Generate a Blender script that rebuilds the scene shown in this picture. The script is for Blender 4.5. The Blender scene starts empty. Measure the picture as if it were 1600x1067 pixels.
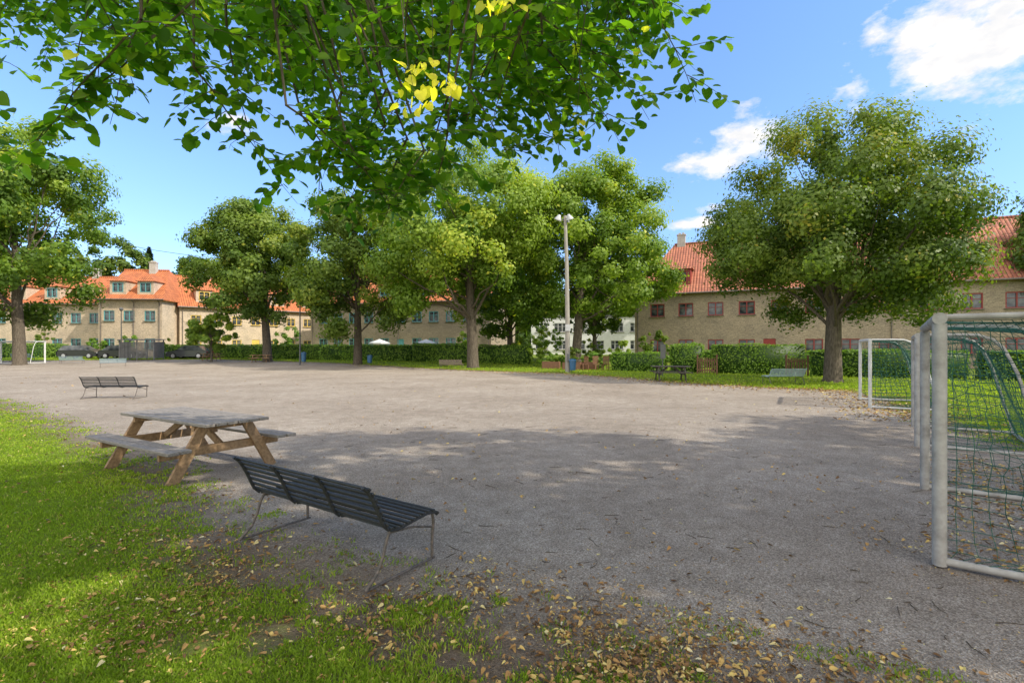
import bpy, math, random
import numpy as np
from mathutils import Vector, Matrix
random.seed(7)
R = np.random.RandomState(11)
scene = bpy.context.scene
COL = scene.collection
rad = math.radians

# ------------------------------------------------------------------ noise / terrain
TAB = np.random.RandomState(5).rand(256, 256)
def vn(x, y, s, seed=0):
    x = np.asarray(x, float) / s + seed * 17.3; y = np.asarray(y, float) / s + seed * 9.7
    xi = np.floor(x).astype(int); yi = np.floor(y).astype(int)
    fx = x - xi; fy = y - yi
    fx = fx * fx * (3 - 2 * fx); fy = fy * fy * (3 - 2 * fy)
    a = TAB[xi % 256, yi % 256]; b = TAB[(xi + 1) % 256, yi % 256]
    c = TAB[xi % 256, (yi + 1) % 256]; d = TAB[(xi + 1) % 256, (yi + 1) % 256]
    return (a * (1 - fx) + b * fx) * (1 - fy) + (c * (1 - fx) + d * fx) * fy
def gz(x, y):
    t = np.clip((np.asarray(y, float) - 35) / 30, 0, 1)
    return 0.5 * t * t * (3 - 2 * t)
GP = np.array([(-60, 41), (-30, 24.5), (-15, 14.9), (-8.3, 9.7), (-5.4, 7.6), (-4.1, 6.0), (-2.75, 4.7), (-1.5, 3.75), (-.3, 3.3), (.74, 2.85),
               (1.5, 2.45), (3.0, 1.7), (6, .6), (12, -3), (9, 3), (8.6, 8.4), (9.6, 11.5), (11.2, 14.6), (13.4, 19.2), (10.5, 21), (7.9, 23.8),
               (4, 31), (-2.7, 35.5), (-15.7, 46.5), (-31.7, 54), (-53, 51), (-75, 50)], float)
def sdist(x, y):
    x = np.asarray(x, float); y = np.asarray(y, float)
    best = np.full(x.shape, 1e9); ins = np.zeros(x.shape, bool)
    n = len(GP)
    for i in range(n):
        ax, ay = GP[i]; bx, by = GP[(i + 1) % n]
        dx, dy = bx - ax, by - ay
        t = np.clip(((x - ax) * dx + (y - ay) * dy) / (dx * dx + dy * dy), 0, 1)
        best = np.minimum(best, np.hypot(x - ax - t * dx, y - ay - t * dy))
        cond = (ay > y) != (by > y)
        xc = (bx - ax) * (y - ay) / ((by - ay) if by != ay else 1e-9) + ax
        ins ^= cond & (x < xc)
    return np.where(ins, best, -best)

# ------------------------------------------------------------------ materials
def newmat(name):
    m = bpy.data.materials.new(name); m.use_nodes = True
    nt = m.node_tree; b = nt.nodes["Principled BSDF"]
    return m, nt, b
def N(nt, t, **k):
    n = nt.nodes.new(t)
    for a, v in k.items(): setattr(n, a, v)
    return n
def ramp(nt, fac, stops):
    r = N(nt, 'ShaderNodeValToRGB'); el = r.color_ramp.elements
    while len(el) < len(stops): el.new(0.5)
    for e, (p, c) in zip(el, stops):
        e.position = p; e.color = (c[0], c[1], c[2], 1)
    nt.links.new(fac, r.inputs[0]); return r.outputs[0]
def noise(nt, scale, detail=3, vec=None, rough=.55):
    n = N(nt, 'ShaderNodeTexNoise'); n.inputs['Scale'].default_value = scale; n.inputs['Detail'].default_value = detail
    n.inputs['Roughness'].default_value = rough
    if vec is not None: nt.links.new(vec, n.inputs['Vector'])
    return n.outputs['Fac']
def bump(nt, b, h, strength=.4, dist=.02):
    bp = N(nt, 'ShaderNodeBump'); bp.inputs['Strength'].default_value = strength; bp.inputs['Distance'].default_value = dist
    nt.links.new(h, bp.inputs['Height']); nt.links.new(bp.outputs[0], b.inputs['Normal'])
def coords(nt, which='Object'):
    return N(nt, 'ShaderNodeTexCoord').outputs[which]
def mixc(nt, fac, a, b, mode='MIX'):
    m = N(nt, 'ShaderNodeMix', data_type='RGBA', blend_type=mode)
    for s, v in ((0, fac), (6, a), (7, b)):
        if isinstance(v, (int, float)): m.inputs[s].default_value = v
        elif isinstance(v, tuple): m.inputs[s].default_value = (*v[:3], 1)
        else: nt.links.new(v, m.inputs[s])
    return m.outputs[2]
def math_(nt, op, a, b=None, clamp=False):
    m = N(nt, 'ShaderNodeMath', operation=op); m.use_clamp = clamp
    for i, v in enumerate((a, b)):
        if v is None: continue
        if isinstance(v, (int, float)): m.inputs[i].default_value = v
        else: nt.links.new(v, m.inputs[i])
    return m.outputs[0]
def simple(name, c1, c2, scale=8, rough=.6, metal=0, bs=.2, spec=.5, stretch=None):
    m, nt, b = newmat(name)
    v = coords(nt)
    if stretch:
        mp = N(nt, 'ShaderNodeMapping'); mp.inputs['Scale'].default_value = stretch
        nt.links.new(v, mp.inputs[0]); v = mp.outputs[0]
    f = noise(nt, scale, 5, v, .65)
    nt.links.new(ramp(nt, f, [(.3, c1), (.7, c2)]), b.inputs['Base Color'])
    b.inputs['Roughness'].default_value = rough; b.inputs['Metallic'].default_value = metal
    b.inputs['Specular IOR Level'].default_value = spec
    if bs: bump(nt, b, f, bs, .01)
    return m
def leafmat(name, stops, trans=.35, rough=.5, tmul=1.5):
    m, nt, b = newmat(name)
    at = N(nt, 'ShaderNodeAttribute', attribute_name='tint')
    c = ramp(nt, at.outputs['Fac'], stops)
    nt.links.new(c, b.inputs['Base Color']); b.inputs['Roughness'].default_value = rough
    b.inputs['Specular IOR Level'].default_value = .3
    tr = N(nt, 'ShaderNodeBsdfTranslucent')
    tc = mixc(nt, 1.0, c, (tmul * 1.15, tmul * 1.2, tmul * .35), 'MULTIPLY')
    nt.links.new(tc, tr.inputs[0])
    mx = N(nt, 'ShaderNodeMixShader'); mx.inputs[0].default_value = trans
    nt.links.new(b.outputs[0], mx.inputs[1]); nt.links.new(tr.outputs[0], mx.inputs[2])
    nt.links.new(mx.outputs[0], nt.nodes['Material Output'].inputs[0])
    return m
M = {}
M['linden'] = leafmat('linden_leaves', [(0, (.04, .08, .014)), (.4, (.095, .16, .024)), (.75, (.18, .25, .036)), (1, (.36, .37, .05))], .4)
M['linden_y'] = leafmat('linden_leaves_olive', [(0, (.04, .078, .014)), (.4, (.095, .155, .024)), (.75, (.18, .24, .036)), (1, (.40, .34, .05))], .4)
M['linden_b'] = leafmat('linden_leaves_bright', [(0, (.055, .105, .014)), (.4, (.14, .23, .026)), (.75, (.27, .36, .045)), (1, (.50, .50, .06))], .42)
M['near'] = leafmat('near_linden_leaves', [(0, (.030, .082, .008)), (.5, (.064, .145, .012)), (.93, (.15, .24, .018)), (.96, (.62, .55, .07)), (1, (.74, .66, .12))], .55, .42, 3.0)
M['hedge'] = leafmat('hedge_leaves', [(0, (.04, .09, .014)), (.5, (.13, .24, .028)), (1, (.24, .37, .045))], .3)
M['dark'] = leafmat('conifer_needles', [(0, (.01, .025, .012)), (1, (.03, .06, .02))], .1)
M['grass'] = leafmat('grass_blades', [(0, (.10, .14, .014)), (.5, (.21, .31, .024)), (.85, (.33, .43, .035)), (1, (.42, .38, .12))], .4, .6, 1.6)
M['fallen'] = leafmat('fallen_leaves', [(0, (.13, .07, .03)), (.35, (.36, .20, .07)), (.7, (.55, .36, .12)), (.9, (.64, .52, .18)), (1, (.64, .58, .4))], .12, .6, 1.0)
M['bark'] = simple('bark', (.05, .04, .03), (.17, .14, .105), 6, .9, 0, .8, .2, (3, 3, .7))
M['twig'] = simple('twig_bark', (.05, .038, .025), (.13, .10, .07), 20, .9, 0, .3, .2)
M['black'] = simple('black_painted_slats', (.016, .017, .018), (.055, .056, .057), 22, .5, 0, .25, .35, (1, 6, 6))
M['iron'] = simple('weathered_iron', (.05, .05, .048), (.20, .16, .13), 30, .6, .3, .2)
M['blueslat'] = simple('pale_blue_painted_slats', (.26, .36, .40), (.36, .46, .50), 20, .6, 0, .1)
M['brownslat'] = simple('brown_wood_slats', (.07, .05, .035), (.15, .11, .08), 20, .6, 0, .1)
M['woodgrey'] = simple('weathered_grey_planks', (.12, .105, .09), (.34, .305, .265), 9, .75, 0, .4, .3, (1.2, 14, 14))
M['woodwarm'] = simple('warm_timber', (.18, .11, .055), (.40, .26, .14), 8, .7, 0, .3, .3, (3, 3, 3))
M['wooddark'] = simple('dark_stained_timber', (.05, .045, .035), (.11, .09, .07), 8, .7, 0, .3)
M['gate'] = simple('red_brown_timber', (.14, .065, .035), (.25, .12, .065), 8, .7, 0, .3)
M['goal'] = simple('grey_white_aluminium', (.25, .235, .21), (.47, .455, .42), 6, .65, 0, .25, .3)
M['goalwhite'] = simple('white_painted_aluminium', (.48, .48, .47), (.64, .64, .62), 7, .5, 0, .1, .4)
M['net'] = simple('green_net_cord', (.006, .055, .038), (.012, .11, .07), 10, .7, 0, 0)
M['pole'] = simple('grey_weathered_pole', (.24, .22, .19), (.40, .37, .32), 5, .8, 0, .2, .3, (4, 4, .6))
M['polemetal'] = simple('dark_metal_pole', (.08, .085, .085), (.14, .145, .145), 5, .5, .5, 0)
M['lampwhite'] = simple('pale_lamp_housing', (.38, .39, .39), (.5, .51, .52), 5, .4, 0, 0)
M['bin'] = simple('blue_bin_plastic', (.03, .10, .20), (.05, .15, .28), 5, .4, 0, 0)
M['white'] = simple('white_render', (.62, .62, .6), (.75, .75, .73), 2, .8, 0, .05)
M['canvas'] = simple('white_canvas', (.6, .6, .58), (.7, .7, .68), 3, .8, 0, 0)
M['greymetal'] = simple('grey_metal_panels', (.12, .12, .12), (.2, .2, .2), 3, .6, .3, 0)
M['rubber'] = simple('tyre_rubber', (.012, .012, .012), (.025, .025, .025), 20, .8, 0, .1)
M['rim'] = simple('alloy_rim', (.4, .4, .42), (.55, .55, .56), 20, .3, .8, 0)
M['gutter'] = simple('gutter_metal', (.12, .10, .09), (.2, .17, .15), 3, .5, .2, 0)
M['chim'] = simple('chimney_render', (.35, .32, .28), (.5, .47, .42), 3, .9, 0, .1)
for k, c in (('fred', (.26, .035, .03)), ('fteal', (.12, .34, .36)), ('fyellow', (.68, .47, .10)), ('fwhite', (.6, .6, .58))):
    M[k] = simple('window_frame_' + k[1:], tuple(v * .8 for v in c), tuple(min(1, v * 1.15) for v in c), 4, .5, 0, 0)
def glass():
    m, nt, b = newmat('window_glass')
    f = noise(nt, 1.3, 2, coords(nt))
    nt.links.new(ramp(nt, f, [(.35, (.02, .025, .03)), (.65, (.14, .15, .15))]), b.inputs['Base Color'])
    b.inputs['Roughness'].default_value = .08; b.inputs['Specular IOR Level'].default_value = .6
    return m
M['glass'] = glass()
def carpaint(name, c):
    m, nt, b = newmat(name); b.inputs['Base Color'].default_value = (*c, 1)
    b.inputs['Roughness'].default_value = .3; b.inputs['Coat Weight'].default_value = .6; return m
M['carblack'] = carpaint('black_car_paint', (.015, .016, .02)); M['cargrey'] = carpaint('dark_grey_car_paint', (.06, .065, .07))
def brick(name, c1, c2, mortar):
    m, nt, b = newmat(name); uv = coords(nt, 'UV')
    t = N(nt, 'ShaderNodeTexBrick'); nt.links.new(uv, t.inputs[0])
    t.inputs['Color1'].default_value = (*c1, 1); t.inputs['Color2'].default_value = (*c2, 1); t.inputs['Mortar'].default_value = (*mortar, 1)
    t.inputs['Scale'].default_value = 1.0; t.inputs['Brick Width'].default_value = .25; t.inputs['Row Height'].default_value = .085
    t.inputs['Mortar Size'].default_value = .009
    f = noise(nt, .6, 5, uv, .7)
    c = mixc(nt, 1.0, t.outputs[0], ramp(nt, f, [(.3, (.74, .74, .76)), (.7, (1.14, 1.1, 1.06))]), 'MULTIPLY')
    f2 = noise(nt, 9, 3, uv, .7)
    c = mixc(nt, .6, c, mixc(nt, 1.0, c, ramp(nt, f2, [(.35, (.55, .55, .55)), (.65, (1.35, 1.35, 1.35))]), 'MULTIPLY'))
    nt.links.new(c, b.inputs['Base Color']); b.inputs['Roughness'].default_value = .9
    bump(nt, b, t.outputs['Fac'], -.3, .01); return m
M['brickY'] = brick('yellow_brick', (.62, .50, .36), (.48, .38, .27), (.55, .47, .38))
M['brickG'] = brick('grey_brown_brick', (.38, .31, .225), (.27, .215, .155), (.35, .295, .23))
def tiles(name, c1, c2, c3):
    m, nt, b = newmat(name); uv = coords(nt, 'UV')
    sx = N(nt, 'ShaderNodeSeparateXYZ'); nt.links.new(uv, sx.inputs[0])
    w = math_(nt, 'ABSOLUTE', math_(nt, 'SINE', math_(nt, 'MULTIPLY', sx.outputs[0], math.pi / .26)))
    fr = math_(nt, 'FRACT', math_(nt, 'MULTIPLY', sx.outputs[1], 1 / .36))
    br = N(nt, 'ShaderNodeTexBrick'); nt.links.new(uv, br.inputs[0]); br.offset = 0
    br.inputs['Color1'].default_value = (*c1, 1); br.inputs['Color2'].default_value = (*c2, 1); br.inputs['Mortar'].default_value = (*c3, 1)
    br.inputs['Scale'].default_value = 1; br.inputs['Brick Width'].default_value = .26; br.inputs['Row Height'].default_value = .36; br.inputs['Mortar Size'].default_value = .012
    f = noise(nt, .8, 5, uv, .7)
    c = mixc(nt, 1.0, br.outputs[0], ramp(nt, f, [(.3, (.72, .70, .68)), (.7, (1.15, 1.1, 1.0))]), 'MULTIPLY')
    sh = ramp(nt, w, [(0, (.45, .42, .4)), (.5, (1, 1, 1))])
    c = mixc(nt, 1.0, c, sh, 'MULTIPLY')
    nt.links.new(c, b.inputs['Base Color']); b.inputs['Roughness'].default_value = .75
    h = math_(nt, 'ADD', w, math_(nt, 'MULTIPLY', fr, -.5))
    bump(nt, b, h, .8, .05); return m
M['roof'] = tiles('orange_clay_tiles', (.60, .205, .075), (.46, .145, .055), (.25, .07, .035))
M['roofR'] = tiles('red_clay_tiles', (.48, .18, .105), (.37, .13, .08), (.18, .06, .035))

def groundmat():
    m, nt, b = newmat('ground_surface'); v = coords(nt)
    at = N(nt, 'ShaderNodeAttribute', attribute_name='gravel').outputs['Fac']
    n1 = noise(nt, 1.1, 6, v, .7); n2 = noise(nt, 9, 4, v, .7)
    wob = math_(nt, 'MULTIPLY', math_(nt, 'SUBTRACT', math_(nt, 'ADD', math_(nt, 'MULTIPLY', n1, .6), math_(nt, 'MULTIPLY', n2, .4)), .5), 2.0)
    d = math_(nt, 'ADD', at, wob)
    mg = math_(nt, 'ADD', math_(nt, 'MULTIPLY', d, 1.1), .5, True)
    at2 = N(nt, 'ShaderNodeAttribute', attribute_name='turf').outputs['Fac']
    vo = N(nt, 'ShaderNodeTexVoronoi'); vo.inputs['Scale'].default_value = 110; nt.links.new(v, vo.inputs['Vector'])
    fine = noise(nt, 60, 4, v, .8); big = noise(nt, .35, 5, v, .6); mid = noise(nt, 3.2, 5, v, .7)
    g = ramp(nt, vo.outputs['Color'], [(.1, (.235, .192, .150)), (.5, (.385, .327, .268)), (.9, (.58, .515, .44))])
    g = mixc(nt, 1.0, g, ramp(nt, fine, [(.3, (.58, .58, .58)), (.7, (1.31, 1.31, 1.31))]), 'MULTIPLY')
    g = mixc(nt, 1.0, g, ramp(nt, big, [(.35, (.84, .82, .80)), (.65, (1.08, 1.08, 1.08))]), 'MULTIPLY')
    g = mixc(nt, 1.0, g, ramp(nt, mid, [(.3, (.76, .75, .73)), (.62, (1.06, 1.06, 1.06))]), 'MULTIPLY')
    dirt = ramp(nt, fine, [(.3, (.085, .06, .04)), (.7, (.27, .205, .145))])
    gr = ramp(nt, n2, [(.3, (.12, .17, .018)), (.7, (.24, .33, .034))])
    gr = mixc(nt, 1.0, gr, ramp(nt, big, [(.35, (.85, .85, .8)), (.65, (1.15, 1.1, 1.1))]), 'MULTIPLY')
    soil = mixc(nt, math_(nt, 'ADD', math_(nt, 'MULTIPLY', math_(nt, 'SUBTRACT', n2, .5), 1.5), at2, True), dirt, gr)
    c = mixc(nt, mg, soil, g)
    nt.links.new(c, b.inputs['Base Color']); b.inputs['Roughness'].default_value = .95; b.inputs['Specular IOR Level'].default_value = .15
    bump(nt, b, math_(nt, 'ADD', vo.outputs['Distance'], math_(nt, 'ADD', fine, mid)), .9, .014)
    return m
M['ground'] = groundmat()

# ------------------------------------------------------------------ mesh helpers
def fast_mesh(name, V, F, mat, tint=None, pattr=None, smooth=False):
    me = bpy.data.meshes.new(name); V = np.ascontiguousarray(V, np.float32); F = np.ascontiguousarray(F, np.int32)
    k = F.shape[1]
    me.vertices.add(len(V)); me.vertices.foreach_set('co', V.ravel())
    me.loops.add(F.size); me.loops.foreach_set('vertex_index', F.ravel())
    me.polygons.add(len(F)); me.polygons.foreach_set('loop_start', np.arange(0, F.size, k, dtype=np.int32))
    if tint is not None:
        a = me.attributes.new('tint', 'FLOAT', 'FACE'); a.data.foreach_set('value', np.ascontiguousarray(tint, np.float32))
    if pattr:
        for kk, vv in pattr.items():
            a = me.attributes.new(kk, 'FLOAT', 'POINT'); a.data.foreach_set('value', np.ascontiguousarray(vv, np.float32))
    me.update(calc_edges=True)
    if smooth: me.polygons.foreach_set('use_smooth', np.ones(len(F), bool))
    if mat: me.materials.append(mat)
    return me
class B:
    def __init__(s): s.v = []; s.f = []
    def add(s, vs, fs):
        o = len(s.v); s.v += [tuple(v) for v in vs]; s.f += [tuple(i + o for i in f) for f in fs]; return s
    def box(s, c, d, rot=None, ch=.0):
        hx, hy, hz = d[0] / 2, d[1] / 2, d[2] / 2
        if ch <= 0:
            vs = [Vector((x, y, z)) for x in (-hx, hx) for y in (-hy, hy) for z in (-hz, hz)]
            fs = [(0, 1, 3, 2), (4, 6, 7, 5), (0, 4, 5, 1), (2, 3, 7, 6), (0, 2, 6, 4), (1, 5, 7, 3)]
        else:
            import bmesh
            bm = bmesh.new(); bmesh.ops.create_cube(bm, size=1)
            for v in bm.verts: v.co = Vector((v.co.x * d[0], v.co.y * d[1], v.co.z * d[2]))
            bmesh.ops.bevel(bm, geom=bm.edges[:], offset=ch, segments=1, affect='EDGES')
            bm.verts.ensure_lookup_table()
            vs = [v.co.copy() for v in bm.verts]; fs = [tuple(v.index for v in f.verts) for f in bm.faces]; bm.free()
        if rot is not None: vs = [rot @ v for v in vs]
        c = Vector(c); return s.add([v + c for v in vs], fs)
    def tube(s, pts, r, n=8, caps=True):
        pts = [Vector(p) for p in pts]; m = len(pts); rs = r if isinstance(r, (list, tuple)) else [r] * m
        vs = []; fs = []; up = None
        for i, p in enumerate(pts):
            t = (pts[min(i + 1, m - 1)] - pts[max(i - 1, 0)]).normalized()
            if up is None:
                up = Vector((0, 0, 1)) if abs(t.z) < .9 else Vector((1, 0, 0))
            a = t.cross(up)
            if a.length < 1e-4: a = t.cross(Vector((0, 1, .1)))
            a.normalize()
            up = a.cross(t).normalized()
            for k in range(n):
                an = 2 * math.pi * k / n
                vs.append(p + (a * math.cos(an) + up * math.sin(an)) * rs[i])
        for i in range(m - 1):
            for k in range(n):
                k2 = (k + 1) % n
                fs.append((i * n + k, i * n + k2, (i + 1) * n + k2, (i + 1) * n + k))
        if caps: fs.append(tuple(range(n))[::-1]); fs.append(tuple(range((m - 1) * n, m * n)))
        return s.add(vs, fs)
    def lathe(s, c, prof, n=16, axis=None):
        vs = []; fs = []; m = len(prof)
        for r_, z in prof:
            for k in range(n):
                a = 2 * math.pi * k / n; v = Vector((r_ * math.cos(a), r_ * math.sin(a), z))
                if axis is not None: v = axis @ v
                vs.append(v + Vector(c))
        for i in range(m - 1):
            for k in range(n):
                k2 = (k + 1) % n; fs.append((i * n + k, i * n + k2, (i + 1) * n + k2, (i + 1) * n + k))
        fs.append(tuple(range(n))[::-1]); fs.append(tuple(range((m - 1) * n, m * n)))
        return s.add(vs, fs)
    def mesh(s, name, mat, smooth=False, uv=False):
        me = bpy.data.meshes.new(name); me.from_pydata([tuple(v) for v in s.v], [], s.f); me.update()
        if mat: me.materials.append(mat)
        if smooth:
            for p in me.polygons: p.use_smooth = True
            me.set_sharp_from_angle(angle=rad(40))
        if uv:
            l = me.uv_layers.new(name='UVMap')
            for p in me.polygons:
                n = p.normal; t = Vector((0, 0, 1)).cross(n)
                t = Vector((1, 0, 0)) if t.length < 1e-3 else t.normalized()
                q = n.cross(t)
                for li in p.loop_indices:
                    co = me.vertices[me.loops[li].vertex_index].co
                    l.data[li].uv = (co.dot(t), co.dot(q))
        return me
def thing(name, label, category, loc=(0, 0, 0), rz=0, group=None, mesh=None):
    o = bpy.data.objects.new(name, mesh); COL.objects.link(o)
    o.location = loc; o.rotation_euler = (0, 0, rz); o['label'] = label; o['category'] = category
    if group: o['group'] = group
    return o
def part(parent, name, mesh, loc=(0, 0, 0), rot=(0, 0, 0), label=None):
    o = bpy.data.objects.new(name, mesh); COL.objects.link(o); o.parent = parent
    o.location = loc; o.rotation_euler = rot
    if label: o['label'] = label
    return o
def struct(name, mesh, kind='structure', label=None, cat=None):
    o = bpy.data.objects.new(name, mesh); COL.objects.link(o); o['kind'] = kind
    if label: o['label'] = label
    if cat: o['category'] = cat
    return o
def copy_thing(src, loc, rz, label=None):
    n = src.copy(); COL.objects.link(n); n.location = loc; n.rotation_euler = (0, 0, rz)
    if label: n['label'] = label
    for c in src.children:
        k = c.copy(); COL.objects.link(k); k.parent = n
        for g in c.children:
            q = g.copy(); COL.objects.link(q); q.parent = k
    return n
def G(x, y, dz=0): return (x, y, float(gz(x, y)) + dz)

# ------------------------------------------------------------------ ground
def axis_pts(n, ext, c):
    t = np.linspace(-1, 1, n); k = 6.2
    return c + ext * np.sinh(k * t) / np.sinh(k)
xs = axis_pts(420, 700, -2); ys = axis_pts(420, 700, 6)
GX, GY = np.meshgrid(xs, ys, indexing='ij')
nx, ny = GX.shape
SD = sdist(GX, GY)
turf = np.clip((-SD - .15 - .6 * np.exp(-((GX - .3) / 2.2) ** 2) * (GY < 8)) * 1.2, -.1, 1.0)
Zg = gz(GX, GY) + (vn(GX, GY, 2.5) - .5) * .04 + (vn(GX, GY, .5, 3) - .5) * .012
Vg = np.stack([GX, GY, Zg], -1).reshape(-1, 3)
ii = np.arange(nx * ny).reshape(nx, ny)
Fg = np.stack([ii[:-1, :-1], ii[1:, :-1], ii[1:, 1:], ii[:-1, 1:]], -1).reshape(-1, 4)
struct('ground', fast_mesh('ground', Vg, Fg, M['ground'], pattr={'gravel': SD.ravel(), 'turf': turf.ravel()}, smooth=True))
def zg(x, y): return gz(x, y) + (vn(x, y, 2.5) - .5) * .04 + (vn(x, y, .5, 3) - .5) * .012

# ------------------------------------------------------------------ grass blades
def blades(x, y, h, w, seed):
    r = np.random.RandomState(seed); n = len(x); a = r.rand(n) * 2 * np.pi; z = zg(x, y)
    dx, dy = np.cos(a) * w / 2, np.sin(a) * w / 2
    lean = r.rand(n) * h * 1.1; b = r.rand(n) * 2 * np.pi
    V = np.zeros((n, 4, 3))
    mx, my = x + np.cos(b) * lean * .4, y + np.sin(b) * lean * .4
    V[:, 0] = np.stack([x - dx, y - dy, z - .004], -1); V[:, 1] = np.stack([mx + dx, my + dy, z + h * .6], -1)
    V[:, 2] = np.stack([x + np.cos(b) * lean, y + np.sin(b) * lean, z + h], -1); V[:, 3] = np.stack([mx - dx, my - dy, z + h * .5], -1)
    return V.reshape(-1, 3), np.arange(n * 4).reshape(n, 4)
def grass_field(n, u0, u1, seed):
    r = np.random.RandomState(seed)
    Y = u0 * np.exp(r.rand(n) * math.log(u1 / u0)); X = (-1.12 + r.rand(n) * 2.24) * Y
    s = sdist(X, Y); den = -s + .02 + (vn(X, Y, .45, 1) - .5) * 1.1 + (vn(X, Y, .13, 2) - .5) * 1.0
    near = np.exp(-((X - .3) / 2.0) ** 2) * (Y < 8)
    pr = np.clip(den * 1.5 - near * .6, 0.0, 1) + .14 * (s < .5) * (vn(X, Y, .2, 6) > .55)
    k = r.rand(n) < pr; return X[k], Y[k], r
X, Y, r = grass_field(640000, 1.7, 24, 3)
h = (.013 + .023 * r.rand(len(X))) * (1 + .02 * Y) * (.6 + .8 * vn(X, Y, .4, 8)); w = (.004 + .005 * r.rand(len(X))) * (.7 + .22 * Y)
V, F = blades(X, Y, h, w, 5)
tint = np.clip(.15 + .75 * r.rand(len(X)) * (.5 + .8 * vn(X, Y, .6, 9)), 0, .93); tint[r.rand(len(X)) < .03] = 1
struct('grass', fast_mesh('grass', V, F, M['grass'], tint=tint), 'stuff', 'short green lawn beside the gravel yard', 'grass')
r = np.random.RandomState(31)
X = r.rand(160000) * 110 - 62; Y = 17 + r.rand(160000) * 45; s = sdist(X, Y); k = (s < .2) & (s > -14); X = X[k]; Y = Y[k]
V, F = blades(X, Y, .05 + .08 * r.rand(len(X)), .03 + .04 * r.rand(len(X)), 6)
struct('lawn_grass', fast_mesh('lawn_grass', V, F, M['grass'], tint=.3 + .6 * r.rand(len(X))), 'stuff', 'mown lawn strip along the hedges', 'grass')

# ------------------------------------------------------------------ fallen leaves, twigs
def heart_leaves(P, D, Nn, S, fold=.25, curl=0.0, prof=None):
    D = D / np.linalg.norm(D, axis=1, keepdims=True); X_ = np.cross(D, Nn); X_ /= np.linalg.norm(X_, axis=1, keepdims=True) + 1e-9
    Z_ = np.cross(X_, D)
    prof = prof or [(0, .08), (.26, -.05), (.48, .17), (.46, .48), (.26, .78), (0, 1.08)]
    n = len(P); V = np.zeros((n, 10, 3)); pts = prof + [(-a, b) for a, b in prof[1:5]]
    for i, (a, b) in enumerate(pts):
        zz = fold * abs(a) - curl * b * b
        V[:, i] = P + S[:, None] * (a * X_ + b * D + zz * Z_)
    base = np.arange(n)[:, None] * 10
    F1 = base + np.array([[0, 1, 2, 3, 4, 5]]); F2 = base + np.array([[0, 5, 9, 8, 7, 6]])
    return V.reshape(-1, 3), np.stack([F1, F2], 1).reshape(-1, 6)
def litter(X, Y, S, seed, name, label):
    r = np.random.RandomState(seed); n = len(X)
    a = r.rand(n) * 6.283; D = np.stack([np.cos(a), np.sin(a), (r.rand(n) - .5) * .6], -1)
    Nn = np.stack([(r.rand(n) - .5) * 1.2, (r.rand(n) - .5) * 1.2, np.ones(n)], -1)
    P = np.stack([X, Y, zg(X, Y) + .006 + r.rand(n) * .024], -1)
    V, F = heart_leaves(P, D, Nn, S, .45, .3, [(0, .05), (.16, .0), (.28, .2), (.27, .5), (.15, .8), (0, 1.08)]); t = np.repeat(np.clip(r.rand(n) ** 1.3, 0, 1), 2)
    struct(name, fast_mesh(name, V, F, M['fallen'], tint=t), 'stuff', label, 'fallen leaves')
r = np.random.RandomState(41)
n = 190000; Y = 1.7 * np.exp(r.rand(n) * math.log(30 / 1.7)); X = (-1.1 + 2.2 * r.rand(n)) * Y; s = sdist(X, Y)
pr = .5 * np.exp(-((s + .2) / .7) ** 2) + .06 * (s > 0) + .2 * (s <= 0)
pr *= .3 + 1.2 * vn(X, Y, .7, 4) ** 2 * 2
pr *= np.where(Y > 7, .6, 1) * np.where((X < -4), .5, 1)
k = r.rand(n) < pr * .6
X = X[k]; Y = Y[k]
litter(X, Y, (.009 + .034 * r.rand(len(X)) ** 4) * (1 + .06 * Y), 3, 'fallen_leaves', 'brown and yellow linden leaves scattered on the ground')
gx = 3.3 + r.rand(1100) * 3.4; gy = 3.6 + (gx - 3.3) * 1.0 + (r.rand(1100) - .5) * 1.6
litter(gx + .3, gy, .025 + .03 * r.rand(1100), 4, 'leaf_drift', 'brown leaves gathered around the goal frame')
n = 5500; t = r.rand(n); seg = r.randint(16, 25, n); A = GP[seg]; Bq = GP[seg + 1]; PX = A + (Bq - A) * t[:, None] + r.randn(n, 2) * .9
litter(PX[:, 0], PX[:, 1], .05 + .05 * r.rand(n), 5, 'leaf_litter', 'orange leaves along the far gravel edge')
tb = B()
for i in range(170):
    y = 2.6 * math.exp(random.random() * 1.5); x = random.uniform(-.45, 1.0) * y
    if float(sdist(x, y)) < -.6: continue
    a = random.random() * 6.28; L = random.uniform(.04, .17) * (1 + .05 * y); z = float(zg(x, y)) + .004; pts = []
    for j in range(4):
        pts.append((x, y, z + random.random() * .005)); a += random.uniform(-.5, .5); x += math.cos(a) * L / 3; y += math.sin(a) * L / 3
    tb.tube(pts, [.0035, .003, .0025, .0012], 5)
struct('fallen_twigs', tb.mesh('fallen_twigs', M['twig']), 'stuff', 'small fallen twigs on the gravel', 'twigs')

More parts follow.
